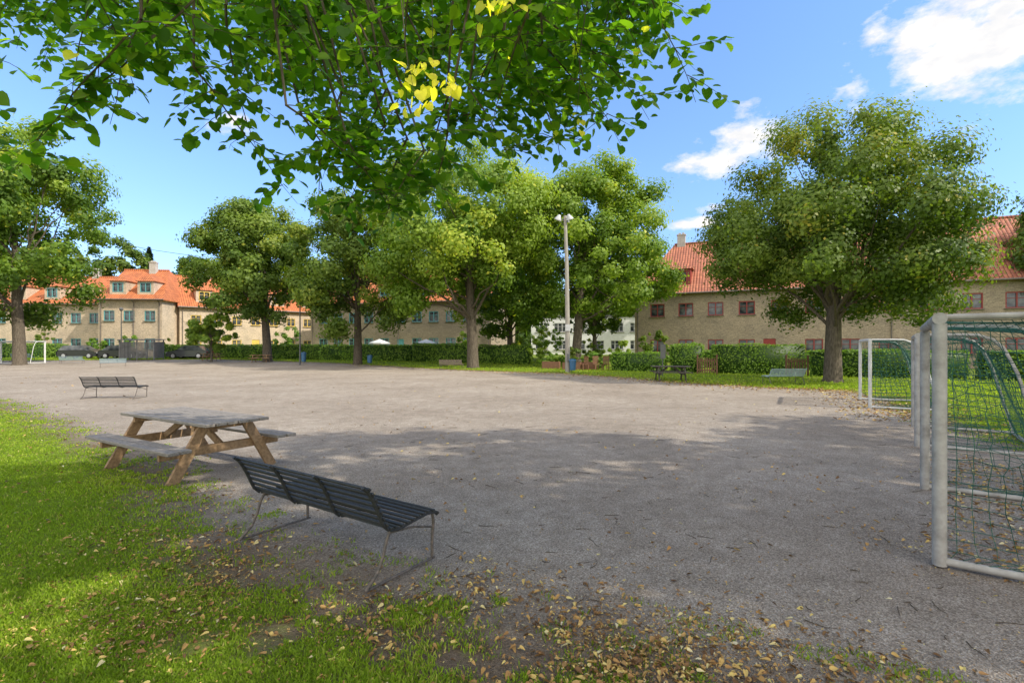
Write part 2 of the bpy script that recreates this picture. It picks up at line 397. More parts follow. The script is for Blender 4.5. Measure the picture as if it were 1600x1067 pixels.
# ------------------------------------------------------------------ trees
def crown_mesh(name, C, RR, ncl, nl, size, seed, mat, zmin=None, tb_=0., lobes=11, flat=.85, loose=0.):
    r = np.random.RandomState(seed); C = np.array(C, float); RR = np.array(RR, float); mean = (RR[0] * RR[1] * RR[2]) ** (1 / 3)
    lb = []
    for i in range(lobes):
        zz = 1 - (i + .5) / lobes * 1.78; a = i * 2.39996 + seed; s_ = math.sqrt(max(0, 1 - zz * zz))
        d = np.array([s_ * math.cos(a), s_ * math.sin(a), zz]) + r.randn(3) * .14; d /= np.linalg.norm(d)
        lr = .43 - loose + .15 * r.rand(); lb.append((C + RR * d * (1.0 - lr) * (.9 - loose * .5 + (.16 + loose) * r.rand()), RR * lr, d))
    cc = []; cr = []; ct0 = []
    lt = r.rand(lobes)
    while len(cc) < ncl:
        if r.rand() < .12:
            d = r.randn(3); d /= np.linalg.norm(d); p = C + RR * d * .5 * r.rand(); ct0.append(.3)
        else:
            li = r.randint(lobes); c0, lr, ld = lb[li]; d = r.randn(3); d /= np.linalg.norm(d); d = d + ld * .5; d /= np.linalg.norm(d)
            p = c0 + lr * d * (.6 + .4 * r.rand()); ct0.append(lt[li])
        cc.append(p); cr.append(mean * (.07 + .12 * r.rand()))
    cc = np.array(cc); cr = np.array(cr); ct0 = np.array(ct0)
    ci = r.choice(ncl, nl, p=cr ** 2 / (cr ** 2).sum())
    d = r.randn(nl, 3); d /= np.linalg.norm(d, axis=1, keepdims=True)
    rr = r.rand(nl) ** .4 * (1 + .2 * r.randn(nl))
    P = cc[ci] + d * (cr[ci] * rr)[:, None] * np.array([1.1, 1.1, flat])
    if zmin is not None: P[:, 2] = np.where(P[:, 2] < zmin, zmin + r.rand(nl) * 1.0, P[:, 2])
    Nn = d * 1.0 + (P - C) / RR * .6 + r.randn(nl, 3) * .4 + np.array([0, 0, .3]); Nn /= np.linalg.norm(Nn, axis=1, keepdims=True)
    T = np.cross(Nn, r.randn(nl, 3)); T /= np.linalg.norm(T, axis=1, keepdims=True); S2 = np.cross(Nn, T)
    s = size * (.6 + .8 * r.rand(nl))[:, None]
    V = np.stack([P - T * s * .55, P + S2 * s * .38 + Nn * s * .1, P + T * s * .55, P - S2 * s * .38 + Nn * s * .1], 1).reshape(-1, 3)
    ct = r.rand(ncl)
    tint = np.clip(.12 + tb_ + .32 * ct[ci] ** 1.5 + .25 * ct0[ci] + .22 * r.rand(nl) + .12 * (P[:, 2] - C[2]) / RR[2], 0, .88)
    yl = r.rand(nl) < .012 + .07 * (ct[ci] > .88); tint[yl] = .9 + .1 * r.rand(yl.sum())
    return fast_mesh(name, V, np.arange(nl * 4).reshape(nl, 4), mat, tint=tint), cc
def bez(a, c, b, n=8):
    a, b, c = Vector(a), Vector(b), Vector(c)
    return [a * (1 - t) ** 2 + c * 2 * t * (1 - t) + b * t * t for t in [i / (n - 1) for i in range(n)]]
def make_tree(name, label, x, y, hgt, rx, trunk_r, nl, size, seed, mat='linden', off=(0, 0), fork=None, group=None, ncl=170, tint=0., zlow=None, lobes=13, loose=0.):
    z0 = float(gz(x, y)); e = thing(name, label, 'tree', (x, y, z0), 0, group)
    zlow = zlow if zlow is not None else hgt * .2
    C = (off[0], off[1], (hgt + zlow) / 2); me, cc = crown_mesh('crown', C, (rx, rx, (hgt - zlow) / 2), ncl, nl, size, seed, M[mat], zlow * .85, tint, lobes, .85, loose)
    part(e, 'crown', me)
    rnd = random.Random(seed); b = B(); fk = fork or hgt * .2
    tx = off[0] * .3
    top = Vector((tx, off[1] * .3, hgt * .66))
    pts = [(0, 0, -.15), (0, 0, .15), (tx * .1, 0, fk * .5), (tx * .4, 0, fk), (tx * .8, 0, hgt * .42), tuple(top)]
    b.tube(pts, [trunk_r * 1.5, trunk_r * 1.15, trunk_r, trunk_r * .9, trunk_r * .55, trunk_r * .2], 12)
    idx = rnd.sample(range(len(cc)), min(34, len(cc)))
    for i in idx:
        t = cc[i]; f = rnd.uniform(.0, 1)
        st = Vector((tx * .4, 0, fk)).lerp(top, f * .8)
        st.z = fk * (.85 + .3 * f) + (top.z - fk) * f * .7
        end = Vector(t) * .97; mid = (st + end) / 2 + Vector((0, 0, rnd.uniform(-.05, .12) * hgt)) * .6
        rr = trunk_r * rnd.uniform(.2, .34) * (1 - .4 * f)
        p = bez(st, mid, end, 8); p = [q + Vector((rnd.uniform(-1, 1), rnd.uniform(-1, 1), rnd.uniform(-1, 1))) * .012 * hgt * (j > 0) for j, q in enumerate(p)]
        b.tube(p, [rr * (1 - .88 * j / 7) for j in range(8)], 7)
    part(e, 'trunk', b.mesh('trunk', M['bark'], True))
    return e
GT = 'linden trees around the gravel yard'
make_tree('linden_tree', 'tall linden with dense dark crown on the lawn edge', -43.4, 44, 22.5, 8.6, .45, 70000, .27, 1, 'linden_b', (-1.6, 0), group=GT, zlow=2.0, tint=-.08, lobes=18, loose=.03)
make_tree('linden_tree', 'rounded dark green linden beside the hedge', -24.5, 50, 17.0, 6.4, .40, 56000, .25, 2, 'linden', (-1.4, 0), group=GT, zlow=2.4, tint=.08, loose=.03)
make_tree('linden_tree', 'dark green linden with thick straight trunk', -13.9, 45, 15.8, 6.8, .36, 58000, .23, 3, 'linden', (0, 0), group=GT, zlow=1.8, tint=.12, loose=.04)
make_tree('linden_tree', 'broad linden with bright yellow-green foliage', -3.1, 39.5, 18.8, 7.7, .42, 92000, .22, 4, 'linden_b', (-1.1, 0), group=GT, zlow=2.0, tint=.06, lobes=16, loose=.04, ncl=210)
make_tree('linden_tree', 'linden with drooping crown behind the lamp post', 5.4, 42, 17.4, 6.8, .38, 80000, .22, 5, 'linden_b', (1.7, 0), group=GT, zlow=1.2, tint=-.04, lobes=16, loose=.03, ncl=200)
make_tree('linden_tree', 'large spreading linden with olive yellow crown', 15.55, 24.2, 13.4, 6.35, .36, 120000, .145, 24, 'linden_y', (.35, .6), group=GT, zlow=1.8, ncl=290, fork=2.8, lobes=18, tint=.06, loose=.045)
make_tree('linden_tree', 'linden standing beyond the goals', 42.3, 37, 14.5, 4.8, .4, 22000, .26, 7, 'linden', group=GT)
make_tree('linden_tree', 'smaller linden behind the hedge', -.2, 50, 12.5, 5.0, .3, 26000, .25, 8, 'linden_b', group=GT, zlow=1.4, tint=-.08)
make_tree('linden_tree', 'low linden in front of the white house', 8.6, 52, 9.0, 3.4, .25, 14000, .25, 18, 'linden', group=GT, zlow=1.8, tint=.1)
make_tree('linden_tree', 'linden shading the goals beside the yard', 14.5, -.6, 14.5, 5.8, .38, 7000, .34, 9, 'linden', group=GT, zlow=4.2, loose=.08, ncl=120)
make_tree('linden_tree', 'linden shading the gravel beside the yard', 22, 1.5, 15.5, 6.2, .38, 7000, .34, 10, 'linden', group=GT, zlow=4.5, loose=.08, ncl=120)
make_tree('linden_tree', 'linden at the gravel edge beside the goals', 10.2, .9, 13.2, 4.7, .36, 5200, .32, 11, 'linden', group=GT, zlow=5.5, loose=.08, ncl=100)
make_tree('small_tree', 'small round garden tree by the parked cars', -29.5, 49, 5.0, 2.5, .09, 14000, .18, 12, 'linden_b', zlow=.9, ncl=60, lobes=9, tint=0)
GB = 'trees behind the houses'
for i, (x, y, hh, rr, mt) in enumerate([(-64.5, 80, 19.0, 6, 'linden_y'), (-77, 84, 18, 7, 'linden'), (-68, 72, 17, 6, 'linden'), (-52, 82, 16.8, 4.5, 'linden'), (-39, 92, 17.5, 6, 'linden'), (-20, 84, 14.5, 7, 'linden'), (-8, 82, 14, 7, 'linden'),
                                   (8, 92, 12, 7, 'linden'), (24, 80, 16, 8, 'linden'), (31, 54.5, 15.5, 6.5, 'linden'), (19, 66, 14, 6, 'linden'), (60, 60, 15, 8, 'linden')]):
    make_tree('broadleaf_tree', 'leafy tree rising behind the tiled roofs', x, y, hh, rr, .35, 10000, .45, 30 + i, mt, group=GB, ncl=70)
def spruce(x, y, hgt):
    e = thing('spruce_tree', 'dark pointed spruce behind the orange roofs', 'tree', G(x, y)); r = np.random.RandomState(3); n = 12000
    t = r.rand(n) ** .7; a = r.rand(n) * 6.283; zz = hgt * (.12 + .88 * (1 - t)); rad_ = hgt * .30 * t * (.6 + .4 * np.abs(np.sin(zz * 3 + a))) * (.5 + .5 * r.rand(n))
    P = np.stack([np.cos(a) * rad_, np.sin(a) * rad_, zz - rad_ * .3], -1); T = np.stack([np.cos(a), np.sin(a), -.3 + 0 * a], -1); S2 = np.stack([-np.sin(a), np.cos(a), r.rand(n) - .5], -1); s = .35
    V = np.stack([P - T * s, P + S2 * s * .4, P + T * s, P - S2 * s * .4], 1).reshape(-1, 3)
    part(e, 'crown', fast_mesh('crown', V, np.arange(4 * n).reshape(n, 4), M['dark'], tint=r.rand(n)))
    part(e, 'trunk', B().tube([(0, 0, -.1), (0, 0, hgt * .95)], [.3, .04], 8).mesh('trunk', M['bark'], True))
spruce(-61.8, 85, 18.2)
spruce(-57.5, 90, 16.0)
r = np.random.RandomState(77); n = 70000
a = r.rand(n) * 3.3 - .08; rad2 = 125 + r.rand(n) * 22; X = np.cos(a) * rad2; Y = np.sin(a) * rad2 * .95
H = 7 + 6 * vn(a * 100, a * 0, 5, 1) + 3 * vn(a * 100, a * 0, 1.6, 2); Z = H * r.rand(n) ** .8; s = .9
Nn = r.randn(n, 3) + np.array([0, -.5, .7]); T = np.cross(Nn, r.randn(n, 3)); T /= np.linalg.norm(T, axis=1, keepdims=True); S2 = np.cross(Nn, T); S2 /= np.linalg.norm(S2, axis=1, keepdims=True)
P = np.stack([X, Y, Z], -1); V = np.stack([P - T * s, P + S2 * s * .7, P + T * s, P - S2 * s * .7], 1).reshape(-1, 3)
struct('woodland', fast_mesh('woodland', V, np.arange(4 * n).reshape(n, 4), M['linden'], tint=.1 + .5 * r.rand(n)), 'stuff', 'distant belt of leafy woodland beyond the houses', 'woodland')

# ------------------------------------------------------------------ overhanging tree
def overhang():
    base = Vector((-2.8, -3.0, 0)); e = thing('linden_tree', 'overhanging linden with drooping heart-shaped leaves', 'tree', tuple(base), 0, GT)
    rnd = random.Random(5); b = B()
    b.tube([(0, 0, -.2), (0, 0, .3), (.05, .05, 2), (.1, .1, 4), (.1, .1, 7), (0, 0, 11)], [.5, .38, .33, .3, .22, .05], 14)
    LP = []; LD = []; LN = []; LS = []; LT = []
    def leaf(p, side, size, tint):
        d = side + Vector((rnd.uniform(-.7, .7), rnd.uniform(-.7, .7), -rnd.uniform(-.3, .6))); d.normalize()
        nn = Vector((rnd.uniform(-.7, .7), rnd.uniform(-1.5, .2), 1.0))
        LP.append(p + d * .02); LD.append(d); LN.append(nn); LS.append(size * rnd.uniform(.6, 1.15)); LT.append(tint if tint else (rnd.uniform(0, .92) if rnd.random() > .003 else .97))
    def twig(p0, p1, r0):
        L = (p1 - p0).length
        mid = (p0 + p1) / 2 + Vector((rnd.uniform(-.1, .1), rnd.uniform(-.1, .1), .10)) * L
        n = max(4, int(L / .12)); pts = bez(p0, mid, p1, n)
        pts = [q + Vector((rnd.uniform(-1, 1), rnd.uniform(-1, 1), rnd.uniform(-1, 1))) * .010 for q in pts]
        b.tube([q - base for q in pts], [r0 * (1 - .8 * j / (n - 1)) for j in range(n)], 4, False)
        return pts
    def leaves_on(pts, sz, step, start, tint=None):
        acc = 0; k = 0; tot = sum((pts[i + 1] - pts[i]).length for i in range(len(pts) - 1)); run = 0
        for i in range(len(pts) - 1):
            sgm = pts[i + 1] - pts[i]; l = sgm.length; t = sgm.normalized(); s_ = t.cross(Vector((0, 0, 1)))
            if s_.length < .1: s_ = Vector((1, 0, 0))
            s_.normalize()
            while acc < l:
                if (run + acc) / tot > start:
                    leaf(pts[i] + t * acc, (s_ if k % 2 else -s_) * .9 + t * .6, sz, tint)
                k += 1; acc += step * rnd.uniform(.6, 1.3)
            acc -= l; run += l
    def spray(tip, back, sz=.07, tint=None, nside=9):
        tip = Vector(tip); st = tip + Vector(back)
        pts = twig(st, tip, .006)
        leaves_on(pts, sz, .036, .08, tint)
        for j in range(nside):
            f = .08 + .9 * (j + rnd.random()) / nside; q = pts[min(len(pts) - 1, int(f * (len(pts) - 1)))]
            sd = Vector((rnd.choice((-1, 1)) * rnd.uniform(.5, 1), rnd.uniform(-.3, .8), rnd.uniform(-.4, .1)))
            ln = rnd.uniform(.15, .38) * (1.15 - f * .5)
            e2 = q + sd.normalized() * ln
            p2 = twig(q, e2, .0028); leaves_on(p2, sz, .030, .05, tint)
        return st
    starts = []
    tips = [(.95, 2.6, 2.98), (.86, 2.8, 3.46), (.75, 2.7, 2.92), (.60, 2.75, 2.82), (.42, 2.6, 2.86), (.28, 2.75, 2.68), (.03, 2.8, 2.62), (-.12, 2.7, 2.8), (-.3, 2.9, 2.85), (-.50, 3.0, 2.52), (-.64, 3.0, 2.42), (-.8, 3.0, 2.36), (-.95, 3.05, 2.38), (-.72, 3.1, 2.5),
            (-1.05, 3.1, 2.44), (-1.2, 3.1, 2.50), (-1.34, 3.1, 2.58), (-1.44, 2.8, 2.82), (-1.62, 2.7, 2.98), (-1.97, 2.6, 3.02), (-2.1, 2.6, 2.86), (-2.3, 2.6, 2.98), (-2.38, 2.4, 2.62), (-2.5, 2.5, 2.58), (-2.65, 2.6, 2.6),
            (.65, 2.5, 3.15), (.3, 2.5, 3.1), (-.9, 2.6, 3.0), (-.55, 2.6, 3.0), (-1.25, 2.6, 3.1), (-1.8, 2.6, 3.2), (.1, 2.4, 3.0), (.8, 3.1, 3.5), (.5, 3.1, 3.2), (-.2, 3.2, 3.1), (-1.1, 3.4, 2.8), (-.75, 3.4, 2.7), (.45, 3.3, 3.0), (-1.0, 3.5, 2.9), (-1.3, 3.4, 2.85), (.2, 3.3, 2.95), (-.4, 3.3, 2.85), (-.85, 3.3, 2.6)]
    for t in tips:
        bx = (-.6 - t[0]) * .35 + rnd.uniform(-.45, .45)
        if t[0] > .55: bx = -rnd.uniform(.3, .8)
        starts.append(spray(t, (bx, -rnd.uniform(.2, .8), rnd.uniform(.30, .62)), .056, None, 9))
    for i in range(215):
        x = rnd.uniform(-4.8, 1.35); y = rnd.uniform(3.2, 5.2)
        if x < -2.4 and rnd.random() < .2: continue
        zl = 3.25 if -2.3 < x < .9 else 3.75
        if x > .9: y = rnd.uniform(3.2, 3.7)
        z = zl + (y - 3.4) * .42 + rnd.random() ** 1.2 * 1.3
        bx = (-.8 - x) * .25 + rnd.uniform(-.7, .7)
        if x > .9: bx = -rnd.uniform(.3, .8)
        starts.append(spray((x, y, z), (bx, -rnd.uniform(.3, .9), rnd.uniform(.25, .6)), .062, None, 8))
    for t in [(-.42, 2.15, 2.78), (-.06, 2.1, 3.14), (.33, 2.6, 2.84), (-.34, 2.2, 2.90), (-.44, 2.15, 2.88), (-.03, 2.12, 3.2)]:
        p = Vector(t)
        for k in range(9 if t[0] < -.3 else 6): leaf(p + Vector((rnd.uniform(-.08, .08), rnd.uniform(-.05, .05), rnd.uniform(-.06, .08))), Vector((rnd.uniform(-1, 1), 0, -.5)), .048 if t[0] < .2 else .042, rnd.uniform(.945, 1))
        twig(p + Vector((.05, -.5, .6)), p, .004)
    hubs = [Vector((-4.2, 1.0, 5.0)), Vector((-2.6, 1.5, 4.9)), Vector((-1.2, 1.6, 4.7)), Vector((.1, 1.5, 4.7)), Vector((1.0, 1.6, 4.8)), Vector((-3.4, 2.9, 5.6)), Vector((-1.0, 3.0, 5.7)), Vector((.9, 2.8, 5.5))]
    for hb in hubs:
        st = base + Vector((.1, .1, rnd.uniform(4, 6))); p = bez(st, (st + hb) / 2 + Vector((0, 0, .9)), hb, 9)
        b.tube([q - base for q in p], [.10 * (1 - .75 * j / 8) for j in range(9)], 8)
    for s_ in starts:
        hb = min(hubs, key=lambda h_: (h_ - s_).length); p = bez(hb, (hb + s_) / 2 + Vector((rnd.uniform(-.15, .15), 0, .1)), s_, 6)
        p = [q + Vector((rnd.uniform(-1, 1), rnd.uniform(-1, 1), rnd.uniform(-1, 1))) * .02 * (0 < j < 5) for j, q in enumerate(p)]
        b.tube([q - base for q in p], [.011, .010, .009, .008, .007, .006], 5, False)
    n = len(LP); P = np.array([tuple(p - base) for p in LP])
    V, F = heart_leaves(P, np.array([tuple(d) for d in LD]), np.array([tuple(d) for d in LN]), np.array(LS), .2, .18, [(0, .08), (.30, -.07), (.56, .16), (.56, .5), (.33, .82), (0, 1.06)])
    part(e, 'foliage', fast_mesh('foliage', V, F, M['near'], tint=np.repeat(np.array(LT), 2)))
    me, cc = crown_mesh('crown', (.3, .0, 9.2), (4.8, 4.6, 3.6), 60, 1500, .2, 55, M['linden_b']); part(e, 'crown', me)
    part(e, 'trunk', b.mesh('trunk', M['bark'], True))
overhang()

# ------------------------------------------------------------------ hedges & shrubs
def hedge(name, label, p0, p1, wdt, hgt, seed, dens=90, size=.14, mat='hedge', group='clipped hedges'):
    p0 = np.array(p0, float); p1 = np.array(p1, float); L = np.linalg.norm(p1 - p0); ang = math.atan2(p1[1] - p0[1], p1[0] - p0[0]); c = (p0 + p1) / 2
    r = np.random.RandomState(seed); areas = np.array([L * hgt, L * hgt, L * wdt, wdt * hgt, wdt * hgt]); n = int(areas.sum() * dens)
    k = r.choice(5, n, p=areas / areas.sum()); u = r.rand(n) - .5; v = r.rand(n); P = np.zeros((n, 3)); Nn = np.zeros((n, 3))
    for i in range(5):
        m = k == i
        if i < 2: sg = -1 if i == 0 else 1; P[m] = np.stack([u[m] * L, np.full(m.sum(), sg * wdt / 2), v[m] * hgt], -1); Nn[m] = (0, sg, .2)
        elif i == 2: P[m] = np.stack([u[m] * L, (v[m] - .5) * wdt, np.full(m.sum(), hgt)], -1); Nn[m] = (0, 0, 1)
        else: sg = -1 if i == 3 else 1; P[m] = np.stack([np.full(m.sum(), sg * L / 2), u[m] * wdt, v[m] * hgt], -1); Nn[m] = (sg, 0, .2)
    wob = (vn(P[:, 0] + 50, P[:, 2], .8, seed) - .5) * .14
    Nn0 = Nn.copy(); P = P + Nn0 * wob[:, None] + r.randn(n, 3) * .03; P[:, 2] = np.maximum(P[:, 2], .02)
    Nn = Nn + r.randn(n, 3) * .45; Nn /= np.linalg.norm(Nn, axis=1, keepdims=True); T = np.cross(Nn, r.randn(n, 3)); T /= np.linalg.norm(T, axis=1, keepdims=True); S2 = np.cross(Nn, T); s = size * (.6 + .8 * r.rand(n))[:, None]
    V = np.stack([P - T * s * .55, P + S2 * s * .4, P + T * s * .55, P - S2 * s * .4], 1).reshape(-1, 3); F = np.arange(4 * n).reshape(n, 4)
    bx = B().box((0, 0, hgt / 2 - .04), (L - .12, wdt - .12, hgt - .1)); o = len(V); V = np.vstack([V, np.array(bx.v)]); F = np.vstack([F, np.array(bx.f) + o])
    tint = np.concatenate([np.clip(.4 + .45 * r.rand(n) + .35 * (vn(P[:, 0] + 9, P[:, 2], 1.3, seed + 1) - .3), 0, 1), np.zeros(6)])
    thing(name, label, 'hedge', G(c[0], c[1]), ang, group, fast_mesh(name, V, F, M[mat], tint=tint))
hg = [((-62, 57.6), (-52, 58.2), 1.0, 1.6), ((-40, 57), (-31, 57.5), .9, 1.5), ((-30, 55.8), (-20.5, 53.5), 1.0, 1.55), ((-20.2, 53.0), (-10, 50), 1.0, 1.6), ((-9.6, 49.6), (-3.6, 47.2), 1.1, 1.75), ((-3.2, 47), (1.6, 44.5), 1.0, 1.7),
      ((7.2, 35.6), (10.4, 33.8), .9, 1.3), ((10.9, 34.2), (12.7, 33.3), .9, 1.85), ((12.9, 32.2), (17.9, 30.6), 1.1, 1.85), ((17.3, 29.0), (23.5, 25.9), 1.1, 1.5), ((24, 25.6), (33, 21.2), 1.1, 1.5), ((14, 40), (30, 33), 1, 1.4)]
for i, (a, b_, w_, h_) in enumerate(hg):
    hedge('hedge', 'clipped green hedge along the lawn', a, b_, w_, h_, 60 + i, 140 if i > 5 else 80, .10 if i > 5 else .15)
def shrub(x, y, rr, hh, seed, label, mat='hedge', name='shrub', size=.14):
    me, _ = crown_mesh(name, (0, 0, hh * .5), (rr, rr, hh * .55), 26, 2600, size, seed, M[mat], .05, .08, 5)
    thing(name, label, 'shrub', G(x, y), 0, 'garden shrubs', me)
for i, (x, y, rr, hh, mt) in enumerate([(3.2, 40, 1.2, 1.3, 'hedge'), (4.8, 39, .9, 1.7, 'linden_y'), (6.4, 38, 1.1, 1.3, 'hedge'), (8.6, 39.5, 1.3, 2.1, 'linden_b'), (11.3, 37.5, 1.1, 1.6, 'hedge'), (-45.5, 59.2, 1.2, 2.8, 'hedge'), (-41, 59, 1.0, 2.4, 'linden'), (-49.6, 59.6, 1.3, 2.5, 'hedge'), (-56, 59.8, 1.6, 3, 'linden'), (-27, 60, 1.6, 4, 'hedge'), (0.5, 47, 1.4, 2.5, 'linden_b'), (12.5, 44, 1.6, 3.0, 'linden'), (15.5, 42.5, 1.2, 2.0, 'hedge'), (-5.5, 57, 1.5, 3.2, 'linden_b'), (7.5, 46, 1.4, 2.4, 'linden'), (4, 54, 2.0, 3.6, 'linden_b'), (2.5, 58, 1.8, 4.6, 'linden'), (2.2, 41.5, 1.0, 1.9, 'linden_b')]):
    shrub(x, y, rr, hh, 90 + i, 'leafy garden shrub near the house', mt)

# ------------------------------------------------------------------ houses
def holes_wall(b, L, H, holes, z0=-.4, dep=.14):
    xs_ = sorted({0, L, *[h[0] for h in holes], *[h[1] for h in holes]}); zs = sorted({z0, H, *[h[2] for h in holes], *[h[3] for h in holes]})
    for i in range(len(xs_) - 1):
        for j in range(len(zs) - 1):
            cx, cz = (xs_[i] + xs_[i + 1]) / 2, (zs[j] + zs[j + 1]) / 2
            if any(h[0] < cx < h[1] and h[2] < cz < h[3] for h in holes): continue
            b.add([(xs_[i], 0, zs[j]), (xs_[i + 1], 0, zs[j]), (xs_[i + 1], 0, zs[j + 1]), (xs_[i], 0, zs[j + 1])], [(0, 1, 2, 3)])
    for x0, x1, a, c in holes:
        b.add([(x0, 0, a), (x1, 0, a), (x1, 0, c), (x0, 0, c), (x0, dep, a), (x1, dep, a), (x1, dep, c), (x0, dep, c)], [(0, 4, 5, 1), (1, 5, 6, 2), (2, 6, 7, 3), (3, 7, 4, 0)])
def win_meshes(w, h, fm, three=False):
    g = B().box((0, .05, h / 2), (w - .02, .02, h - .02)).mesh('window', M['glass'])
    f = B(); t = .085
    f.box((-w / 2 + t / 2, 0, h / 2), (t, .07, h)); f.box((w / 2 - t / 2, 0, h / 2), (t, .07, h)); f.box((0, 0, t / 2), (w - 2 * t, .07, t)); f.box((0, 0, h - t / 2), (w - 2 * t, .07, t))
    for q in ((-w / 6, w / 6) if three else (0,)): f.box((q, .003, h / 2), (.09, .055, h - 2 * t))
    f.box((0, .006, h * .62), (w - 2 * t, .04, .035))
    s = B().box((0, -.04, -.03), (w + .16, .2, .05))
    return g, f.mesh('frame', fm), s.mesh('sill', M['gutter'])
def house(name, label, p0, p1, D, H, Rg, cols, rows, ww, wh, mw, mr, mf, dorm=(), chim=(), hip=(3, 3), door=None, dm=None, flat=False):
    L = math.dist(p0, p1); ang = math.atan2(p1[1] - p0[1], p1[0] - p0[0]); z = float(gz(*p0))
    e = thing(name, label, 'house', (p0[0], p0[1], z), ang)
    holes = [(c - ww / 2, c + ww / 2, rz, rz + wh) for c in cols for rz in rows if not (door and abs(c - door) < 1.0 and rz == rows[0])]
    allh = list(holes)
    if door: allh.append((door - .5, door + .5, .1, 2.2))
    b = B(); holes_wall(b, L, H, allh)
    b.add([(0, 0, -.4), (0, D, -.4), (0, D, H), (0, 0, H)], [(3, 2, 1, 0)][::1]); b.add([(L, 0, -.4), (L, D, -.4), (L, D, H), (L, 0, H)], [(0, 1, 2, 3)]); b.add([(0, D, -.4), (L, D, -.4), (L, D, H), (0, D, H)], [(3, 2, 1, 0)])
    if not flat:
        for q, s_ in ((0, hip[0]), (L, hip[1])):
            if s_ == 0: b.add([(q, 0, H), (q, D, H), (q, D / 2, Rg - .12)], [(0, 1, 2)])
    part(e, 'wall', b.mesh('wall', mw, uv=True))
    o = .45; so = (Rg - H) / (D / 2) * o; rb = B(); hl, hr = hip
    xl = hl if hl > 0 else -o * .6; xr = L - hr if hr > 0 else L + o * .6
    el = -o if hl > 0 else -o * .6; er = L + o if hr > 0 else L + o * .6
    if flat:
        rb.box((L / 2, D / 2, H + .15), (L + .3, D + .3, .28))
    else:
        v = [(el, -o, H - so), (er, -o, H - so), (er, D + o, H - so), (el, D + o, H - so), (xl, D / 2, Rg), (xr, D / 2, Rg)]
        v2 = [(a, c, d - .16) for a, c, d in v]
        rb.add(v + v2, [(0, 1, 5, 4), (2, 3, 4, 5), (1, 2, 5), (3, 0, 4), (6, 10, 11, 7), (8, 11, 10, 9), (7, 11, 8), (9, 10, 6), (0, 6, 7, 1), (1, 7, 8, 2), (2, 8, 9, 3), (3, 9, 6, 0)])
    rf = part(e, 'roof', rb.mesh('roof', mr, uv=True))
    if not flat:
        part(e, 'ridge_tiles', B().tube([(xl, D / 2, Rg + .02), (xr, D / 2, Rg + .02)], .12, 8).mesh('ridge_tiles', mr, uv=True))
        gt = B().tube([(el, -o - .06, H - so - .06), (er, -o - .06, H - so - .06)], .075, 8)
        for q in (.3, L - .3, L / 2 + .4): gt.tube([(q, -o - .04, H - so - .08), (q, -.07, H - so - .45), (q, -.07, 0)], .045, 6)
        part(e, 'gutter', gt.mesh('gutter', M['gutter']))
    for (cx, cy) in chim:
        c = B().box((0, 0, 0), (.8, .6, 1.5)).box((0, 0, .8), (.92, .72, .1)).box((-.18, 0, .95), (.24, .26, .2)).box((.18, 0, .95), (.24, .26, .2))
        part(rf, 'chimney', c.mesh('chimney', M['chim']), (cx, cy, Rg + .15))
    g, f, s = win_meshes(ww, wh, mf, ww > 1.4)
    for x0, x1, a, c in holes:
        w = part(e, 'window', g, ((x0 + x1) / 2, .07, a)); part(w, 'frame', f, (0, 0, 0)); part(w, 'sill', s, (0, -.07, 0))
    if door:
        d = part(e, 'door', B().box((0, 0, 1.05), (.98, .06, 2.08)).box((0, -.04, 1.5), (.6, .03, .8)).box((0, -.04, .55), (.6, .03, .6)).mesh('door', mf), (door, .08, .1))
        part(d, 'handle', B().tube([(.38, -.05, 1.05), (.38, -.12, 1.05), (.26, -.12, 1.05)], .015, 6).mesh('handle', M['rim']))
    if dorm:
        dg, df, ds = win_meshes(1.25, 1.15, dm or mf)
        dw = B(); w2, fy = .95, .35; zt = H + 1.95; zb = H - .1
        slope = (Rg - H) / (D / 2); yb = (zt - H) / slope + .1
        hx = .625; h0 = H + .55; h1 = h0 + 1.15
        for (x0, x1, a, c) in ((-w2, -hx, zb, zt), (hx, w2, zb, zt), (-hx, hx, zb, h0), (-hx, hx, h1, zt)):
            dw.add([(x0, fy, a), (x1, fy, a), (x1, fy, c), (x0, fy, c)], [(0, 1, 2, 3)])
        for sx in (-w2, w2): dw.add([(sx, fy, zb), (sx, yb, zb), (sx, yb, zt), (sx, fy, zt)], [(0, 1, 2, 3)])
        dwm = dw.mesh('dormer', M['fred'] if mf is M['fred'] else mw, uv=True)
        zr = zt + .85; yr = (zr - H) / slope + .3; dr = B(); k = .22
        vv = [(-w2 - k, fy - k, zt - .05), (w2 + k, fy - k, zt - .05), (w2 + k, yb + .2, zt - .05), (-w2 - k, yb + .2, zt - .05), (0, fy + .75, zr), (0, yr, zr)]
        dr.add(vv, [(0, 1, 4), (1, 2, 5, 4), (3, 0, 4, 5), (0, 3, 2, 1)]); drm = dr.mesh('dormer_roof', mr, uv=True)
        for x in dorm:
            q = part(e, 'dormer', dwm, (x, 0, 0)); part(q, 'dormer_roof', drm)
            w = part(q, 'dormer_window', dg, (0, fy + .06, h0)); w2_ = part(q, 'window_frame', df, (0, fy + .01, h0))
    return e
def rng(a, b, s): 
    o = []; 
    while a < b: o.append(a); a += s
    return o
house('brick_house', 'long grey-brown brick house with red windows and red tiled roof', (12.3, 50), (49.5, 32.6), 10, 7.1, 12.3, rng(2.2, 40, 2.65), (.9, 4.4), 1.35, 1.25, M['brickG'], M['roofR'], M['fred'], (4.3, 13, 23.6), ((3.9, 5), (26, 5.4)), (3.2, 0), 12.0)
house('brick_house', 'long yellow brick house with teal windows and orange roof', (-68, 62.2), (-49.5, 62.6), 10, 6.9, 10.6, rng(1.9, 18, 2.3), (1.0, 4.2), 1.25, 1.25, M['brickY'], M['roof'], M['fteal'], (6, 10.2, 14.2), ((12, 5),), (3, 0), 8.8)
